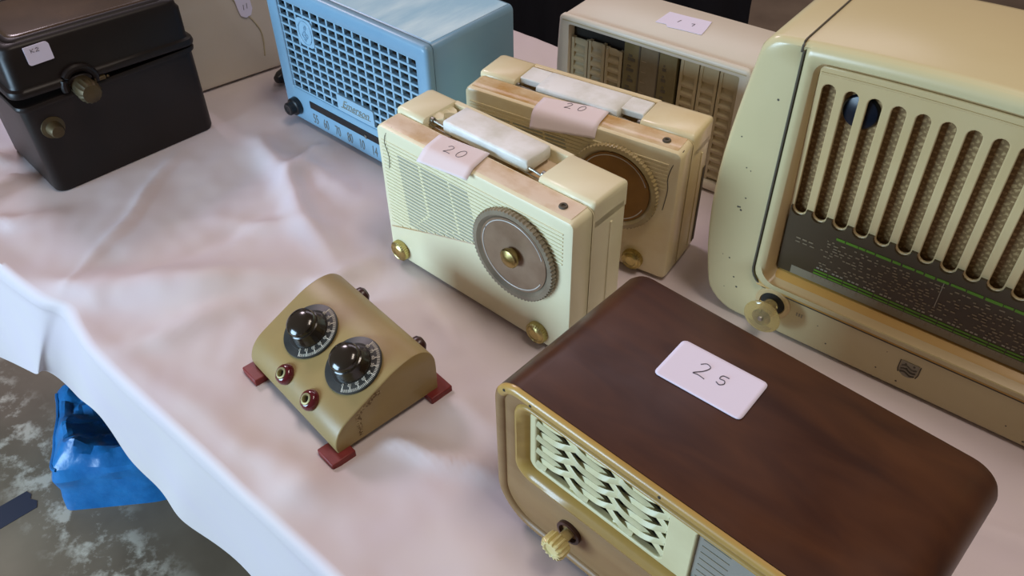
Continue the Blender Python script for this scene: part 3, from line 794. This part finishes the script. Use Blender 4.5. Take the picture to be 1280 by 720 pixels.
# ------------------------------------------------------------------ blue radio
def blue_radio():
    t = thing('mantel_radio', 'pale blue radio with square-mesh grille and black knob, at the back of the table', 'radio', (-.3243, 1.1111, 0), -42.54)
    w_, d_, h_ = .3138, .1518, .2127
    O = lambda i, y, r=.008: xz(rrect(i, w_-i, .006+i, h_-i, max(.002, r-i), 5, 6), y)
    bm = bmesh.new()
    loft(bm, [O(.004, d_), O(.001, d_-.001), O(0, d_-.004), O(0, .0135), O(.0008, .0125)], cap0=True)
    cab = finish('cabinet', bm, 'blue', t, smooth=50)
    bm = bmesh.new(); box(bm, .007, w_-.007, .0150, d_-.005, h_-.002, h_+.0003); finish('top_sheen', bm, 'blue_top', cab)  # thin slab carrying the painted sheen of the top
    gx0, gx1, gz0, gz1 = .0235, .2925, .0585, .1905
    G_ = lambda i, y: xz(rrect(gx0+i, gx1-i, gz0+i, gz1-i, .003, 5, 6), y)
    bm = bmesh.new()
    loft(bm, [O(.0008, .0120), O(0, .0110), O(0, .0050), O(.0015, .0015), O(.0045, .0), O(.012, .0008), G_(-.0012, .0010), G_(0, .0022), G_(0, .0090)])
    bz = finish('bezel', bm, 'blue', t, smooth=50)
    bm = bmesh.new(); box(bm, gx0-.002, gx1+.002, .0150, .0165, gz0-.002, gz1+.002); finish('speaker_backing', bm, 'dark', bz)
    bm = bmesh.new()
    nc, nr = 16, 11; cw = (gx1-gx0)/nc; rh = (gz1-gz0)/nr
    for k in range(0, nc+1):
        x = gx0+k*cw; box(bm, x-.0018, x+.0018, .0038, .0095, gz0-.001, gz1+.001)
    for k in range(0, nr+1):
        z = gz0+k*rh; box(bm, gx0-.001, gx1+.001, .0030, .0090, z-.0017, z+.0017)
    finish('mesh_grille', bm, 'blue_plate', bz, bevel=.0005, segs=1)
    # round treble-clef medallion
    mx, mz = .0765, .1560
    bm = bmesh.new(); plate(bm, rrect(mx-.0165, mx+.0165, mz-.0195, mz+.0195, .008, 6, 1), [], .0020, .0060)
    md = finish('medallion', bm, 'blue_plate', t, bevel=.0008)
    bm = bmesh.new()
    tube(bm, [(mx+.0135*math.cos(a*PI/20), .0018, mz+.0165*math.sin(a*PI/20)) for a in range(41)], .0008, 6)
    clef = [(0.000, -.012), (-.003, -.0105), (-.002, -.008), (.001, -.009), (.0005, .000), (-.0005, .0065), (.002, .0105), (.0035, .007), (-.001, .0025), (-.006, -.003), (-.003, -.0075), (.004, -.0065), (.0045, -.002), (.0005, -.0008), (-.002, -.004)]
    tube(bm, smooth_curve([(mx+x, .0016, mz+z) for x, z in clef], 5), .0007, 5)
    finish('clef_emblem', bm, 'blue', md)
    # nameplate
    bm = bmesh.new(); plate(bm, rrect(.1235, .1985, .0600, .0845, .002, 4, 1), [], .0010, .0060)
    npz = finish('nameplate', bm, 'blue_plate', t, bevel=.0006)
    text_obj('script_name', 'Emerson', .0165, 'blue_script', npz, (.161, .0006, .0730), shear=.45, sx=.92)
    bm = bmesh.new(); tube(bm, smooth_curve([(.131, .0008, .0668), (.15, .0008, .0672), (.17, .0008, .0667), (.192, .0008, .0680)], 4), .0005, 5)
    finish('script_flourish', bm, 'blue_script', npz)
    # dial slot and numerals
    bm = bmesh.new(); plate(bm, [(.058, .0372), (.262, .0372), (.262, .0478), (.058, .0478)], [], -.0003, .002)
    sl = finish('dial_slot', bm, 'black', t)
    bm = bmesh.new(); box(bm, .176, .180, -.0012, 0, .0368, .0420); finish('dial_pointer', bm, 'steel', sl)
    for s_, x in (('55', .0650), ('60', .0880), ('70', .1140), ('80', .1400), ('10', .1650), ('14', .1915), ('16', .2180)):
        text_obj('dial_number', s_, .0215, 'blue_line', t, (x, .0006, .0205), sx=.55)
    for kx in (.0240, w_-.0240):
        bm = bmesh.new()
        lathe(bm, [(0, .001), (.0128, .001), (.0134, -.001), (.0128, -.0080), (.0098, -.0092), (.0094, -.0165), (.0080, -.0180), (.0050, -.0176), (.0042, -.0168), (0, -.0168)], (kx, .001, .0285), (0, 1, 0), 28)
        finish('black_knob', bm, 'black', t)
    for fx in (.035, w_-.035):
        for fy in (.03, d_-.03):
            bm = bmesh.new(); lathe(bm, [(0, 0), (.008, 0), (.009, .007), (0, .007)], (fx, fy, 0), (0, 0, 1), 16); finish('foot', bm, 'felt', t)
    return t
blue_radio()

# ------------------------------------------------------------------ beige radio with louvred front, behind the portables
def beige_radio():
    t = thing('louvred_radio', 'beige table radio with vertical louvre columns and torn label on top, at the back', 'radio', (.076, 1.0562, 0), -37.53)
    w_, d_, h_ = .265, .103, .1817
    O = lambda i, y, r=.006: xz(rrect(i, w_-i, .004+i, h_-i, max(.002, r-i), 5, 8), y)
    bm = bmesh.new()
    loft(bm, [O(.004, d_), O(.001, d_-.001), O(0, d_-.004), O(0, .0), O(.0006, -.0006)], cap0=True)
    finish('case', bm, 'c_body', t, smooth=50)
    I_ = lambda i, y: xz(rrect(.0125+i, w_-.0125-i, .014+i, h_-.0105-i, .003, 5, 8), y)
    bm = bmesh.new()
    def bow(lp, k): return [(x+(-1 if x < w_/2 else 1)*(.004*math.sin(PI*min(1, max(0, z/h_)))*k), y, z) for x, y, z in lp]
    loft(bm, [O(.0006, -.0006), bow(O(-.0015, -.004), 1), bow(O(-.0015, -.0085), 1), bow(O(.001, -.0110), 1), O(.006, -.0112), I_(0, -.0095), I_(.0005, .0040)])
    fr = finish('front_frame', bm, 'c_body', t, smooth=50)
    bm = bmesh.new(); box(bm, .004, w_-.004, -.0115, -.0102, h_-.0062, h_-.0046); finish('frame_line', bm, 'c_front', fr)
    bm = bmesh.new(); box(bm, .010, w_-.010, .006, .007, .012, h_-.008); finish('inner_backing', bm, 'dark', t)
    # louvre columns, the three left ones broken away along the top
    rg = random.Random(4)
    xs = [.0145+.0262*k for k in range(3)]+[.1735+.0262*k for k in range(3)]
    for k, x in enumerate(xs):
        ztop = (h_-.0285+rg.uniform(-.002, .002)) if k < 3 else h_-.012
        x1 = x+.0250
        bm = bmesh.new()
        prof = []
        z = .015
        while z < ztop-(.012 if k < 3 else .030):
            prof += [(z, -.0005), (z+.0030, -.0042), (z+.0062, -.0046), (z+.0092, -.0016), (z+.0118, -.0003)]; z += .0128
        prof += [(ztop-.004, -.0020), (ztop, -.0020)]
        if k < 3:   # ragged broken edge
            e0 = [(x+.025*q/5, ztop+rg.uniform(-.0022, .0022)) for q in range(6)]
        rim0, rim1 = x+.0042, x1-.0042
        for xa, xb in ((x+.0002, rim0), (rim1, x1-.0002)):
            box(bm, xa, xb, -.0042, .002, .015, ztop)
        loft(bm, [[(rim0, y, z_) for z_, y in prof], [(rim1, y, z_) for z_, y in prof]], closed=False)
        if k < 3:
            v = [bm.verts.new((px, -.0030, pz)) for px, pz in e0]; b_ = [bm.verts.new((px, -.0030, ztop-.008)) for px, pz in e0]
            for q in range(5): bm.faces.new((b_[q], b_[q+1], v[q+1], v[q]))
        else:
            box(bm, x+.0004, x1-.0004, -.0034, .002, ztop-.022, ztop)
        finish('louvre_column', bm, 'c_front', t, smooth=40)
    # dial: three glass strips with dark dividers
    for (xa, xb, mt) in ((.0950, .1170, 'c_glass'), (.1185, .1440, 'c_glass2'), (.1452, .1700, 'c_glass')):
        bm = bmesh.new(); box(bm, xa, xb, -.0065, .002, .015, h_-.0115)
        gz = finish('dial_pane', bm, mt, t, bevel=.0008)
        bm = bmesh.new()
        for k in range(9):
            z = .03+k*.0145
            x = xa+.004+rg.uniform(0, .004); wd_ = rg.uniform(.005, .011)
            if mt == 'c_glass': box(bm, x, x+wd_, -.0069, -.0064, z, z+.004); box(bm, x+.001, x+wd_*.6, -.0069, -.0064, z+.0058, z+.0085)
            else: box(bm, xa+.003, xa+.010, -.0069, -.0064, z+.004, z+.0052)
        finish('dial_print', bm, 'crack' if mt == 'c_glass' else 'print', gz)
    for xa, xb in ((.1166, .1186), (.1438, .1452)):
        bm = bmesh.new(); box(bm, xa, xb, -.0070, .002, .015, h_-.012); finish('dial_divider', bm, 'crack', t)
    for fx in (.03, w_-.03):
        bm = bmesh.new(); box(bm, fx-.01, fx+.01, .01, d_-.01, 0, .005); finish('foot', bm, 'felt', t)
    return t
beige_radio()

# ------------------------------------------------------------------ small khaki tuning unit
def tuner():
    t = thing('tuning_unit', 'small khaki sloping metal unit with two black dials and red rubber corner feet', 'tuner', (-.277, .614, 0), -48.5)
    prof = [(0, .0085), (-.0012, .016), (.0004, .0245), (.0050, .0335), (.0130, .0412), (.0250, .0475), (.0400, .0545), (.0560, .0618), (.0720, .0685), (.0860, .0718), (.0980, .0722), (.1085, .0692), (.1165, .0615), (.1205, .0520), (.1215, .0400), (.1212, .0240), (.1208, .0085)]
    pr = smooth_curve([(0, y, z) for y, z in prof], 4)
    bm = bmesh.new()
    sc = lambda p, i: (max(p.y+0, 0)*0+p.y+(.0608-p.y)*i, .0085+(p.z-.0085)*(1-i))
    seq = []
    for x, i in ((.0075, .016), (.0081, .004), (.0093, 0), (.04, 0), (.08, 0), (.12, 0), (.1632, 0), (.1644, .004), (.165, .016)):
        seq.append([(x, *sc(p, i)) for p in pr])
    loft(bm, seq, True, True)
    finish('case', bm, 'olive', t, smooth=40)
    sl = math.atan2(.0685-.0475, .0720-.0250)
    nrm = Vector((0, -math.sin(sl), math.cos(sl))); up = Vector((0, math.cos(sl), math.sin(sl)))
    def onslope(x, s): return Vector((x, .0480+s*math.cos(sl), .0582+s*math.sin(sl)))
    for dx, ds_ in ((.0570, .0010), (.1262, .0058)):
        c = onslope(dx, ds_)
        bm = bmesh.new()
        lathe(bm, [(0, -.001), (.0295, -.001), (.0305, .0012), (.0300, .0026), (.0225, .0040), (.0222, .0044), (0, .0044)], c, nrm, 56)
        ds = finish('dial_plate', bm, 'black_disc', t, smooth=30)
        bm = bmesh.new()
        for k in range(49):
            a = R(-64+k*(156/48)); rr0 = .0262 if k % 6 else .0236
            dvec = Vector((1, 0, 0))*math.cos(a)+up*math.sin(a)
            side = Vector((1, 0, 0))*(-math.sin(a))+up*math.cos(a)
            hw = .00030 if k % 6 else .00048
            q = []
            for rr in (rr0, .0290):
                hh = .0026+(.0300-rr)/.0075*.0014+.00025
                q.append(c+dvec*rr+nrm*hh)
            v = [bm.verts.new(q[0]-side*hw), bm.verts.new(q[0]+side*hw), bm.verts.new(q[1]+side*hw), bm.verts.new(q[1]-side*hw)]
            bm.faces.new(v)
        finish('dial_scale', bm, 'white_mark', ds)
        zr = up.cross(nrm)
        for k, s_ in enumerate(('0', '10', '20', '30', '40', '50', '60', '70', '80', '90')[:9]):
            a = R(-64+k*(156/8))
            dvec = Vector((1, 0, 0))*math.cos(a)+up*math.sin(a)
            p = c+dvec*.0224+nrm*.0047
            rot = Matrix((( Vector((1,0,0))).normalized(), up.normalized(), nrm)).transposed().to_4x4() @ Matrix.Rotation(a-PI/2, 4, 'Z')
            text_obj('dial_figure', s_, .0042, 'white_mark', ds, p, rot=rot.to_euler(), depth=.0001)
        bm = bmesh.new()
        lathe(bm, [(0, .0035), (.0205, .0035), (.0192, .0075), (.0180, .0105), (.0172, .0140), (.0166, .0168), (.0150, .0178), (.0158, .0183), (.0160, .0198), (.0150, .0232), (.0122, .0258), (.007, .0273), (0, .0278)], c, nrm, 40)
        finish('dial_knob', bm, 'black_dome', ds, smooth=30)
    # jacks on the curved nose
    for jx in (.0690, .1140):
        c = Vector((jx, .0072, .0362)); n2 = Vector((0, -.62, .78)).normalized()
        bm = bmesh.new()
        lathe(bm, [(0, -.002), (.0105, -.002), (.0108, .0015), (.0095, .0048), (.0072, .0068), (.0062, .0070)], c, n2, 32)
        jk = finish('jack_socket', bm, 'jack_red', t)
        bm = bmesh.new(); lathe(bm, [(.0064, .0050), (.0058, .0078), (.0040, .0080), (.0034, .0068), (.0034, .0030)], c, n2, 24)
        finish('metal_collar', bm, 'brass_dull', jk)
        bm = bmesh.new(); lathe(bm, [(0, .0035), (.0040, .0035)], c, n2, 16); finish('jack_hole', bm, 'dark', jk)
    # terminals on the back
    for kx in (.0290, .1290):
        bm = bmesh.new()
        lathe(bm, [(0, -.003), (.0042, -.003), (.0042, .002), (.0085, .0025), (.0095, .005), (.0088, .0095), (.0060, .0122), (0, .0128)], (kx, .1205, .0385), (0, 1, .12), 24)
        finish('terminal_knob', bm, 'brown_knob', t)
    # rubber corner feet
    for fx, fy in ((.0040, -.0125), (.1470, -.0125), (.1470, .1060), (.0040, .1060)):
        bm = bmesh.new(); box(bm, fx, fx+.0265, fy, fy+.0265, 0, .0088)
        o = finish('corner_foot', bm, 'red_foot', t, bevel=.0012); o['label'] = 'dark red rubber foot'
    # worn paint on the right end
    bm = bmesh.new()
    def blob(pts, rad):
        for y, z in pts:
            n_ = 9; cv = bm.verts.new((.1653, y, z)); ring = []
            for q in range(n_):
                rr = rad*random.uniform(.55, 1.25); ring.append(bm.verts.new((.16525, y+rr*math.cos(2*PI*q/n_), z+rr*math.sin(2*PI*q/n_)*.9)))
            for q in range(n_): bm.faces.new((cv, ring[q], ring[(q+1) % n_]))
    blob([(.0275+.0006*math.sin(k*2), .0140+k*.0030) for k in range(10)]+[(.0300+.0022*k, .0440+.0011*k+.001*math.sin(k)) for k in range(12)], .0030)
    o = finish('worn_patch', bm, 'olive_worn', t); o['label'] = 'flaked brown patch of worn paint'
    return t
tuner()

# ------------------------------------------------------------------ dark bakelite box, far left
def dark_box():
    t = thing('instrument_box', 'dark brown bakelite box with slightly raised lid and bronze knobs, at the far left', 'box', (-.598, .925, 0), 43.5)
    w_, d_, hs = .233, .160, .1325
    def top(i, z, r=.014, ex=0.0): return [(x, y, z) for x, y in rrect(i-ex, w_-i+ex, i-ex, d_-i+ex, r, 6, 4)]
    bm = bmesh.new()
    loft(bm, [top(.004, 0), top(.0012, .0012), top(0, .005), top(-.001, hs-.012), top(-.001, hs-.010), top(-.0045, hs-.0085, .016), top(-.0050, hs-.005, .016), top(-.0035, hs-.0025, .015), top(.004, hs-.0025)], True, True)
    finish('body', bm, 'bakelite', t, smooth=45)
    lid = bpy.data.objects.new('lid', None)
    bm = bmesh.new()
    z = hs
    loft(bm, [top(.004, z+.0), top(-.0055, z+.0005, .016), top(-.0065, z+.004, .017), top(-.0050, z+.0085, .016), top(-.0010, z+.0105), top(0, z+.014), top(.0005, z+.050), top(.003, z+.0535), top(.0035, z+.058), top(.006, z+.0615), top(.011, z+.0630), top(.0125, z+.0615), top(.0150, z+.0612), top(.0165, z+.0632), top(.022, z+.0645)], True, True)
    for v in bm.verts: pass
    tilt = Matrix.Translation((w_, 0, hs)) @ Matrix.Rotation(R(2.4), 4, 'Y') @ Matrix.Translation((-w_, 0, -hs))
    bmesh.ops.transform(bm, matrix=tilt, verts=bm.verts[:])
    bpy.data.objects.remove(lid)
    ld = finish('lid', bm, 'bakelite', t, smooth=45)
    bm = bmesh.new(); loft(bm, [top(.020, z+.0635), top(.022, z+.0652), top(.026, z+.0658)], True, True)
    bmesh.ops.transform(bm, matrix=tilt, verts=bm.verts[:])
    o = finish('lid_panel', bm, 'bakelite_top', ld); o['label'] = 'glossy reddish brown lid panel'
    # arched boss on the lid over the catch knob
    bm = bmesh.new()
    arch = [(.0775+.0200*math.cos(a), -.004, .1375+.0200*math.sin(a)) for a in [PI*k/14 for k in range(-1, 16)]]
    tube(bm, arch, .0052, 10); finish('lid_boss', bm, 'bakelite', ld)
    bm = bmesh.new()
    lathe(bm, [(0, .004), (.0135, .004), (.0140, -.006), (.0132, -.010), (.0142, -.014), (.0140, -.027), (.0115, -.0315), (.0050, -.0330), (0, -.0332)], (.0775, -.003, .1330), (0, 1, 0), 48, teeth=16, tooth=.0010, tooth_rows=(4, 5))
    finish('catch_knob', bm, 'bronze', t)
    bm = bmesh.new()
    lathe(bm, [(0, .002), (.0155, .002), (.0145, -.002), (.0100, -.004), (.0092, -.014), (.0075, -.0175), (0, -.0185)], (.0265, 0, .0930), (0, 1, 0), 32)
    finish('side_knob', bm, 'bronze', t)
    bm = bmesh.new()
    box(bm, .0935, .1080, -.0085, .002, .1325, .1375); lathe(bm, [(0, .001), (.0022, .001), (.0018, -.0012), (0, -.0016)], (.1115, -.005, .1335), (0, 1, 0), 10)
    finish('catch_lug', bm, 'bronze', t, bevel=.0008)
    return t
dark_box()

# ------------------------------------------------------------------ off-white case at the back left
t = thing('white_case', 'plain off-white case standing at the back between the dark box and the blue radio', 'case', (-.463, 1.186, 0), 36.7)
bm = bmesh.new()
O = lambda i, y: xz(rrect(-.030+i, .137-i, .004+i, .30-i, (max(.003, .014-i),)*4, 6, 6), y)
loft(bm, [O(.006, 0), O(.0015, .0015), O(0, .006), O(0, .114), O(.0015, .1185), O(.006, .12)], True, True)
finish('case_body', bm, 'case_white', t, smooth=50)
bm = bmesh.new()
pts = smooth_curve([(.062, -.0006, .155), (.076, -.0006, .118), (.093, -.0006, .092), (.103, -.0006, .066), (.100, -.0006, .03)], 6)
tube(bm, pts, .0011, 6); o = finish('brown_streak', bm, 'string', t); o['label'] = 'thin yellow-brown streak'
for fx in (.0, .105):
    bm = bmesh.new(); box(bm, fx-.012, fx+.012, .015, .105, 0, .006); finish('foot', bm, 'felt', t)

# ------------------------------------------------------------------ price cards and tags
def pen(bm, pts, r, f): tube(bm, [f(x, y) for x, y in pts], r, 5)
def two(cx, cy, s): return [(x, y, 0)[:2] for x, y, _ in smooth_curve([(cx-.30*s, cy+.28*s, 0), (cx-.05*s, cy+.50*s, 0), (cx+.22*s, cy+.36*s, 0), (cx+.05*s, cy-.05*s, 0), (cx-.32*s, cy-.45*s, 0), (cx-.05*s, cy-.42*s, 0), (cx+.34*s, cy-.48*s, 0)], 5)]
def zero(cx, cy, s): return [(cx+.30*s*math.cos(a)+.10*s*math.sin(a), cy+.48*s*math.sin(a)) for a in [PI*.5+2*PI*k/18 for k in range(19)]]
def five(cx, cy, s): return [(x, y) for x, y, _ in smooth_curve([(cx+.30*s, cy+.48*s, 0), (cx-.18*s, cy+.42*s, 0), (cx-.24*s, cy+.05*s, 0), (cx+.12*s, cy+.08*s, 0), (cx+.26*s, cy-.20*s, 0), (cx+.02*s, cy-.48*s, 0), (cx-.30*s, cy-.36*s, 0)], 5)]

def card(name, label, loc, yaw, surf, u0, u1, v0, v1, corner, strokes, pen_r, material, skew=None, thick=.0005, nu=10, nv=16):
    """sheet over (u, v); surf(u, v) gives the local point"""
    t = thing(name, label, 'card', loc, yaw)
    bm = bmesh.new(); N = []
    for j in range(nv+1):
        row = []
        for i in range(nu+1):
            u = u0+(u1-u0)*i/nu; v = v0+(v1-v0)*j/nv
            du = min(u-u0, u1-u); dv = min(v-v0, v1-v)
            if corner and du < corner and dv < corner:              # pull grid points of the corner onto its arc
                cx, cy = corner-du, corner-dv; L_ = math.hypot(cx, cy); m_ = max(cx, cy)
                if L_ > 1e-9:
                    k = m_/L_; cu, cv = (u0+corner if u < (u0+u1)/2 else u1-corner), (v0+corner if v < (v0+v1)/2 else v1-corner)
                    u = cu+(u-cu)*k; v = cv+(v-cv)*k
            uu = u+(skew or 0)*v
            row.append(bm.verts.new(surf(uu, v)))
        N.append(row)
    for A, B in zip(N, N[1:]):
        for i in range(nu): bm.faces.new((A[i], A[i+1], B[i+1], B[i]))
    o = finish('sheet', bm, material, t, smooth=80)
    md = o.modifiers.new('thick', 'SOLIDIFY'); md.thickness = thick; md.offset = 0
    if strokes:
        bm = bmesh.new()
        for st in strokes:
            pts = [Vector(surf(x+(skew or 0)*y, y))+Vector((0, 0, 0)) for x, y in st]
            nr = []
            for x, y in st:
                p = Vector(surf(x, y)); a = Vector(surf(x+.001, y))-p; b = Vector(surf(x, y+.001))-p
                n_ = a.cross(b).normalized()
                if n_.dot(Vector((0, -.6, .8))) < 0: n_ = -n_
                nr.append(n_)
            tube(bm, [p+n_*(thick*.5+pen_r*.4) for p, n_ in zip(pts, nr)], pen_r, 5)
        finish('handwriting', bm, 'ink', t)
    return t

# card reading 25 on the wooden radio
a = R(3.4)
card('price_card', 'white price card marked 25 lying flat on the dark wooden radio', (-.0163, .4348, .1801), -44.0,
     lambda u, v: (.0895+u*math.cos(a)-v*math.sin(a), .0835+u*math.sin(a)+v*math.cos(a), .0007),
     0, .0740, 0, .0448, .0042, [two(.0285, .0255, .0150), five(.0450, .0255, .0105)], .00042, 'paper', nu=24, nv=20)

def bent(y_edge, z_top, reach, ang, roll):
    """flat on the ledge for v<0.. then bending down beyond the front edge"""
    def f(v):                                                      # v runs from back (0) to the front end
        if v < reach: return y_edge+(reach-v), z_top
        s = v-reach
        rr = roll; th = min(s/rr, ang)
        y = y_edge-rr*math.sin(th); z = z_top-rr*(1-math.cos(th))
        rest = s-rr*th
        if rest > 0: y -= rest*math.cos(th); z -= rest*math.sin(th)
        return y, z
    return f
f1 = bent(.004, .1862, .0225, R(28), .016)
def surf1(u, v):
    y, z = f1(v-u*.06); return (.0715+u+.17*v, y+u*.06, z)
card('price_card', 'pinkish paper tag marked 20 hanging over the front edge of the ivory portable', (-.1427, .7906, 0), -42.22, surf1,
     0, .0640, 0, .0440, 0, [[(x, .044-y) for x, y in two(.0250, .0270, .0125)], [(x, .044-y) for x, y in zero(.0400, .0270, .0130)]], .00034, 'paper_pink')
f2 = bent(.004, .1786, .0180, R(66), .014)
def surf2(u, v):
    y, z = f2(v-u*.10); return (.0935+u+.06*v, y+u*.10*.8, z)
card('price_card', 'pinkish paper tag marked 20 curling over the edge of the yellowed portable', (-.0502, .8791, 0), -33.43, surf2,
     0, .0770, 0, .0470, 0, [[(x, .047-y) for x, y in two(.0330, .0390, .0110)], [(x, .047-y) for x, y in zero(.0480, .0385, .0110)]], .00034, 'paper_pink', nu=14)

# torn label on the beige radio
t = thing('torn_label', 'torn white label stuck on top of the beige louvred radio', 'label', (.076, 1.0562, .1817), -37.53)
bm = bmesh.new()
pts = [(.1125, .074), (.140, .0755), (.170, .0785), (.1735, .0580), (.1755, .0395), (.150, .0375), (.1305, .0350), (.1255, .0405), (.1115, .0385), (.1120, .056)]
v0 = [bm.verts.new((x, y, .0004)) for x, y in pts]; v1 = [bm.verts.new((x, y, .0009)) for x, y in pts]
bm.faces.new(v0[::-1]); bm.faces.new(v1)
for i in range(len(pts)): bm.faces.new((v0[i], v0[(i+1) % len(pts)], v1[(i+1) % len(pts)], v1[i]))
finish('sheet', bm, 'paper', t)
bm = bmesh.new(); tube(bm, [(.135, .053, .0011), (.1365, .060, .0011)], .0004, 5); tube(bm, [(.152, .0585, .0011), (.156, .060, .0011), (.1555, .053, .0011)], .0004, 5)
finish('handwriting', bm, 'ink', t)

# tag on the dark box lid (sticks to the lid's front, tilted with it)
t = thing('price_tag', 'small white tag stuck on the front of the dark box lid', 'tag', (-.598, .925, 0), 43.5)
bm = bmesh.new(); plate(bm, rrect(.0300, .0600, .1765, .2000, (.0035, .001, .0050, .001), 5, 1), [], -.0016, -.0008)
finish('sheet', bm, 'paper', t)
bm = bmesh.new()
for st in ([(.0375, .1960), (.0375, .1915)], [(.0410, .1960), (.0378, .1937), (.0412, .1915)], [(.0435, .1952), (.0455, .1962), (.0470, .1948), (.0432, .1916), (.0472, .1915)]):
    tube(bm, [(x, -.0018, z) for x, z in st], .00035, 5)
finish('handwriting', bm, 'ink', t)
# tag on the off-white case
t = thing('paper_tag', 'pale paper tag hanging on the off-white case behind the dark box', 'tag', (-.463, 1.186, 0), 36.7)
bm = bmesh.new(); plate(bm, [(.066, .175), (.092, .175), (.0965, .110), (.0925, .1005), (.0840, .0985), (.0765, .1030), (.0745, .1120)], [], -.0022, -.0012)
finish('sheet', bm, 'paper', t)
bm = bmesh.new(); tube(bm, [(.0830, -.0026, .111), (.0835, -.0026, .119)], .0004, 5); tube(bm, [(.0885, -.0026, .112), (.0890, -.0026, .120)], .0004, 5)
finish('handwriting', bm, 'ink', t)

# ------------------------------------------------------------------ small things
bm = bmesh.new()
tube(bm, smooth_curve([(.452, .400, .004), (.4585, .4025, .006), (.4640, .399, .004), (.4650, .393, .002)], 5), .0010, 7)
tag(finish('wire_hook', bm, 'black'), 'short black hooked wire lying on the cloth right of the wooden radio', 'wire')
t = thing('power_plug', 'small black plug lying on the cloth just left of the blue radio', 'plug', (-.352, 1.214, 0), 60)
bm = bmesh.new(); lathe(bm, [(0, -.016), (.006, -.015), (.010, -.006), (.011, .006), (.009, .012), (0, .013)], (0, 0, .0115), (1, 0, 0), 20); finish('plug_body', bm, 'black', t)
bm = bmesh.new(); tube(bm, smooth_curve([(.011, 0, .0115), (.03, .004, .006), (.06, .0, .004), (.085, -.02, .004)], 5), .003, 8); finish('cord', bm, 'black', t)

# ------------------------------------------------------------------ floor: blue bag and tape
def bag():
    t = thing('plastic_bag', 'crumpled bright blue woven plastic bag on the floor under the table edge', 'bag', (-.78, 1.03, -.74), 0)
    base = [(-.150, .095), (-.083, -.108), (.085, -.092), (.200, -.060), (.26, .10), (.10, .26), (-.10, .26)]
    n_side = 18; bl = []
    for (ax, ay), (bx, by) in zip(base, base[1:]+base[:1]):
        for k in range(n_side):
            q = k/n_side; bl.append(Vector((ax+(bx-ax)*q, ay+(by-ay)*q, 0)))
    # soften the corners a little
    for _ in range(2): bl = [(bl[i-1]+bl[i]*2+bl[(i+1) % len(bl)])*.25 for i in range(len(bl))]
    cen = Vector((.01, .06, 0))
    bm = bmesh.new(); loops = []
    def crumple(x, y, s_): return abs(noise.noise(Vector((x*s_, y*s_, 4.1))))
    NJ = 26
    for j in range(NJ):
        t_ = j/(NJ-1)
        if t_ < .3: sc_ = 1.0-.09*(t_/.3); z = .105*(t_/.3)
        else:
            q = (t_-.3)/.7; sc_ = .91*(1-q)+.02; z = .105+.012*math.sin(min(1, q*2.2)*PI)-.018*q*q
        lp = []
        for p in bl:
            v = cen+(p-cen)*sc_; v.z = z
            if t_ > 0:
                k = min(1, t_*4)
                d = (p-cen).normalized()
                v += d*(noise.noise(Vector((v.x*16, v.y*16, z*30)))*.010*k)
                if t_ >= .3:
                    kk = min(1, (t_-.3)*5)
                    v.z += kk*(.055*crumple(v.x+1, v.y, 7)-.060*crumple(v.x+3, v.y, 12)+.022*crumple(v.x, v.y+5, 28))
            lp.append(v)
        loops.append(lp)
    loft(bm, loops, True, True)
    finish('bag_body', bm, 'tarp', t, smooth=22)
    bm = bmesh.new()
    tube(bm, [p*1.0 for p in loops[8][0:20]], .0035, 6); finish('bag_hem', bm, 'tarp', t)
    return t
bag()
bm = bmesh.new()
u_ = Vector((.745, .667, 0)); c0 = Vector((-.955, .935, -.74)); n_ = Vector((-u_.y, u_.x, 0))
L_ = [(-.30, -.0255), (-.30, .0255)]; end = [(.022, .0255), (.026, .012), (.021, .002), (.029, -.010), (.023, -.0255)]
lp = L_+end
v0 = [bm.verts.new(c0+u_*a_+n_*b_+Vector((0, 0, .0002))) for a_, b_ in lp]; v1 = [bm.verts.new(c0+u_*a_+n_*b_+Vector((0, 0, .0010))) for a_, b_ in lp]
bm.faces.new(v0); bm.faces.new(v1[::-1])
for i in range(len(lp)): bm.faces.new((v0[i], v0[(i+1) % len(lp)], v1[(i+1) % len(lp)], v1[i]))
tag(finish('floor_tape', bm, 'tape'), 'strip of dark navy tape stuck on the floor beside the blue bag', 'tape')

# ------------------------------------------------------------------ black draped table behind
t = thing('draped_table', 'table under a black cloth standing behind the display table', 'table', (-.70, 2.05, -.74), 0)
bm = bmesh.new()
x0, x1, y0, y1, zt = 0, 1.318, 0, .6, .76
path = []
N = 60
for (ax, ay, bx, by, nn) in ((x0, y1, x0, y0, 20), (x0, y0, x1, y0, 70), (x1, y0, x1, y1, 20)):
    for k in range(nn):
        q = k/nn; path.append((ax+(bx-ax)*q, ay+(by-ay)*q))
loops = []
for z in (0.002, .15, .35, .55, .70, .75, zt):
    lp = []
    fl_ = 1-(z/zt)
    for i, (x, y) in enumerate(path):
        cx, cy = (x0+x1)/2, (y0+y1)/2
        wv = .022*math.sin(i*.62)*min(1, fl_*2.5+.05)+.012*math.sin(i*1.7+1)*fl_
        dx, dy = (x-cx)/(x1-x0)*2, (y-cy)/(y1-y0)*2
        nx, ny = (math.copysign(1, dx), 0) if abs(dx) > abs(dy) else (0, math.copysign(1, dy))
        lp.append((x+nx*wv, y+ny*wv, z))
    loops.append(lp)
rows = loft(bm, loops, closed=False)
bm.faces.new(rows[-1])
finish('black_drape', bm, 'black_cloth', t, smooth=60)
bm = bmesh.new(); box(bm, .02, 1.30, .02, .58, .725, .752); finish('tabletop', bm, 'table_wood', t)
for lx in (.08, 1.24):
    for ly in (.08, .52):
        bm = bmesh.new(); tube(bm, [(lx, ly, 0), (lx, ly, .73)], .015, 10); finish('leg', bm, 'steel', t)
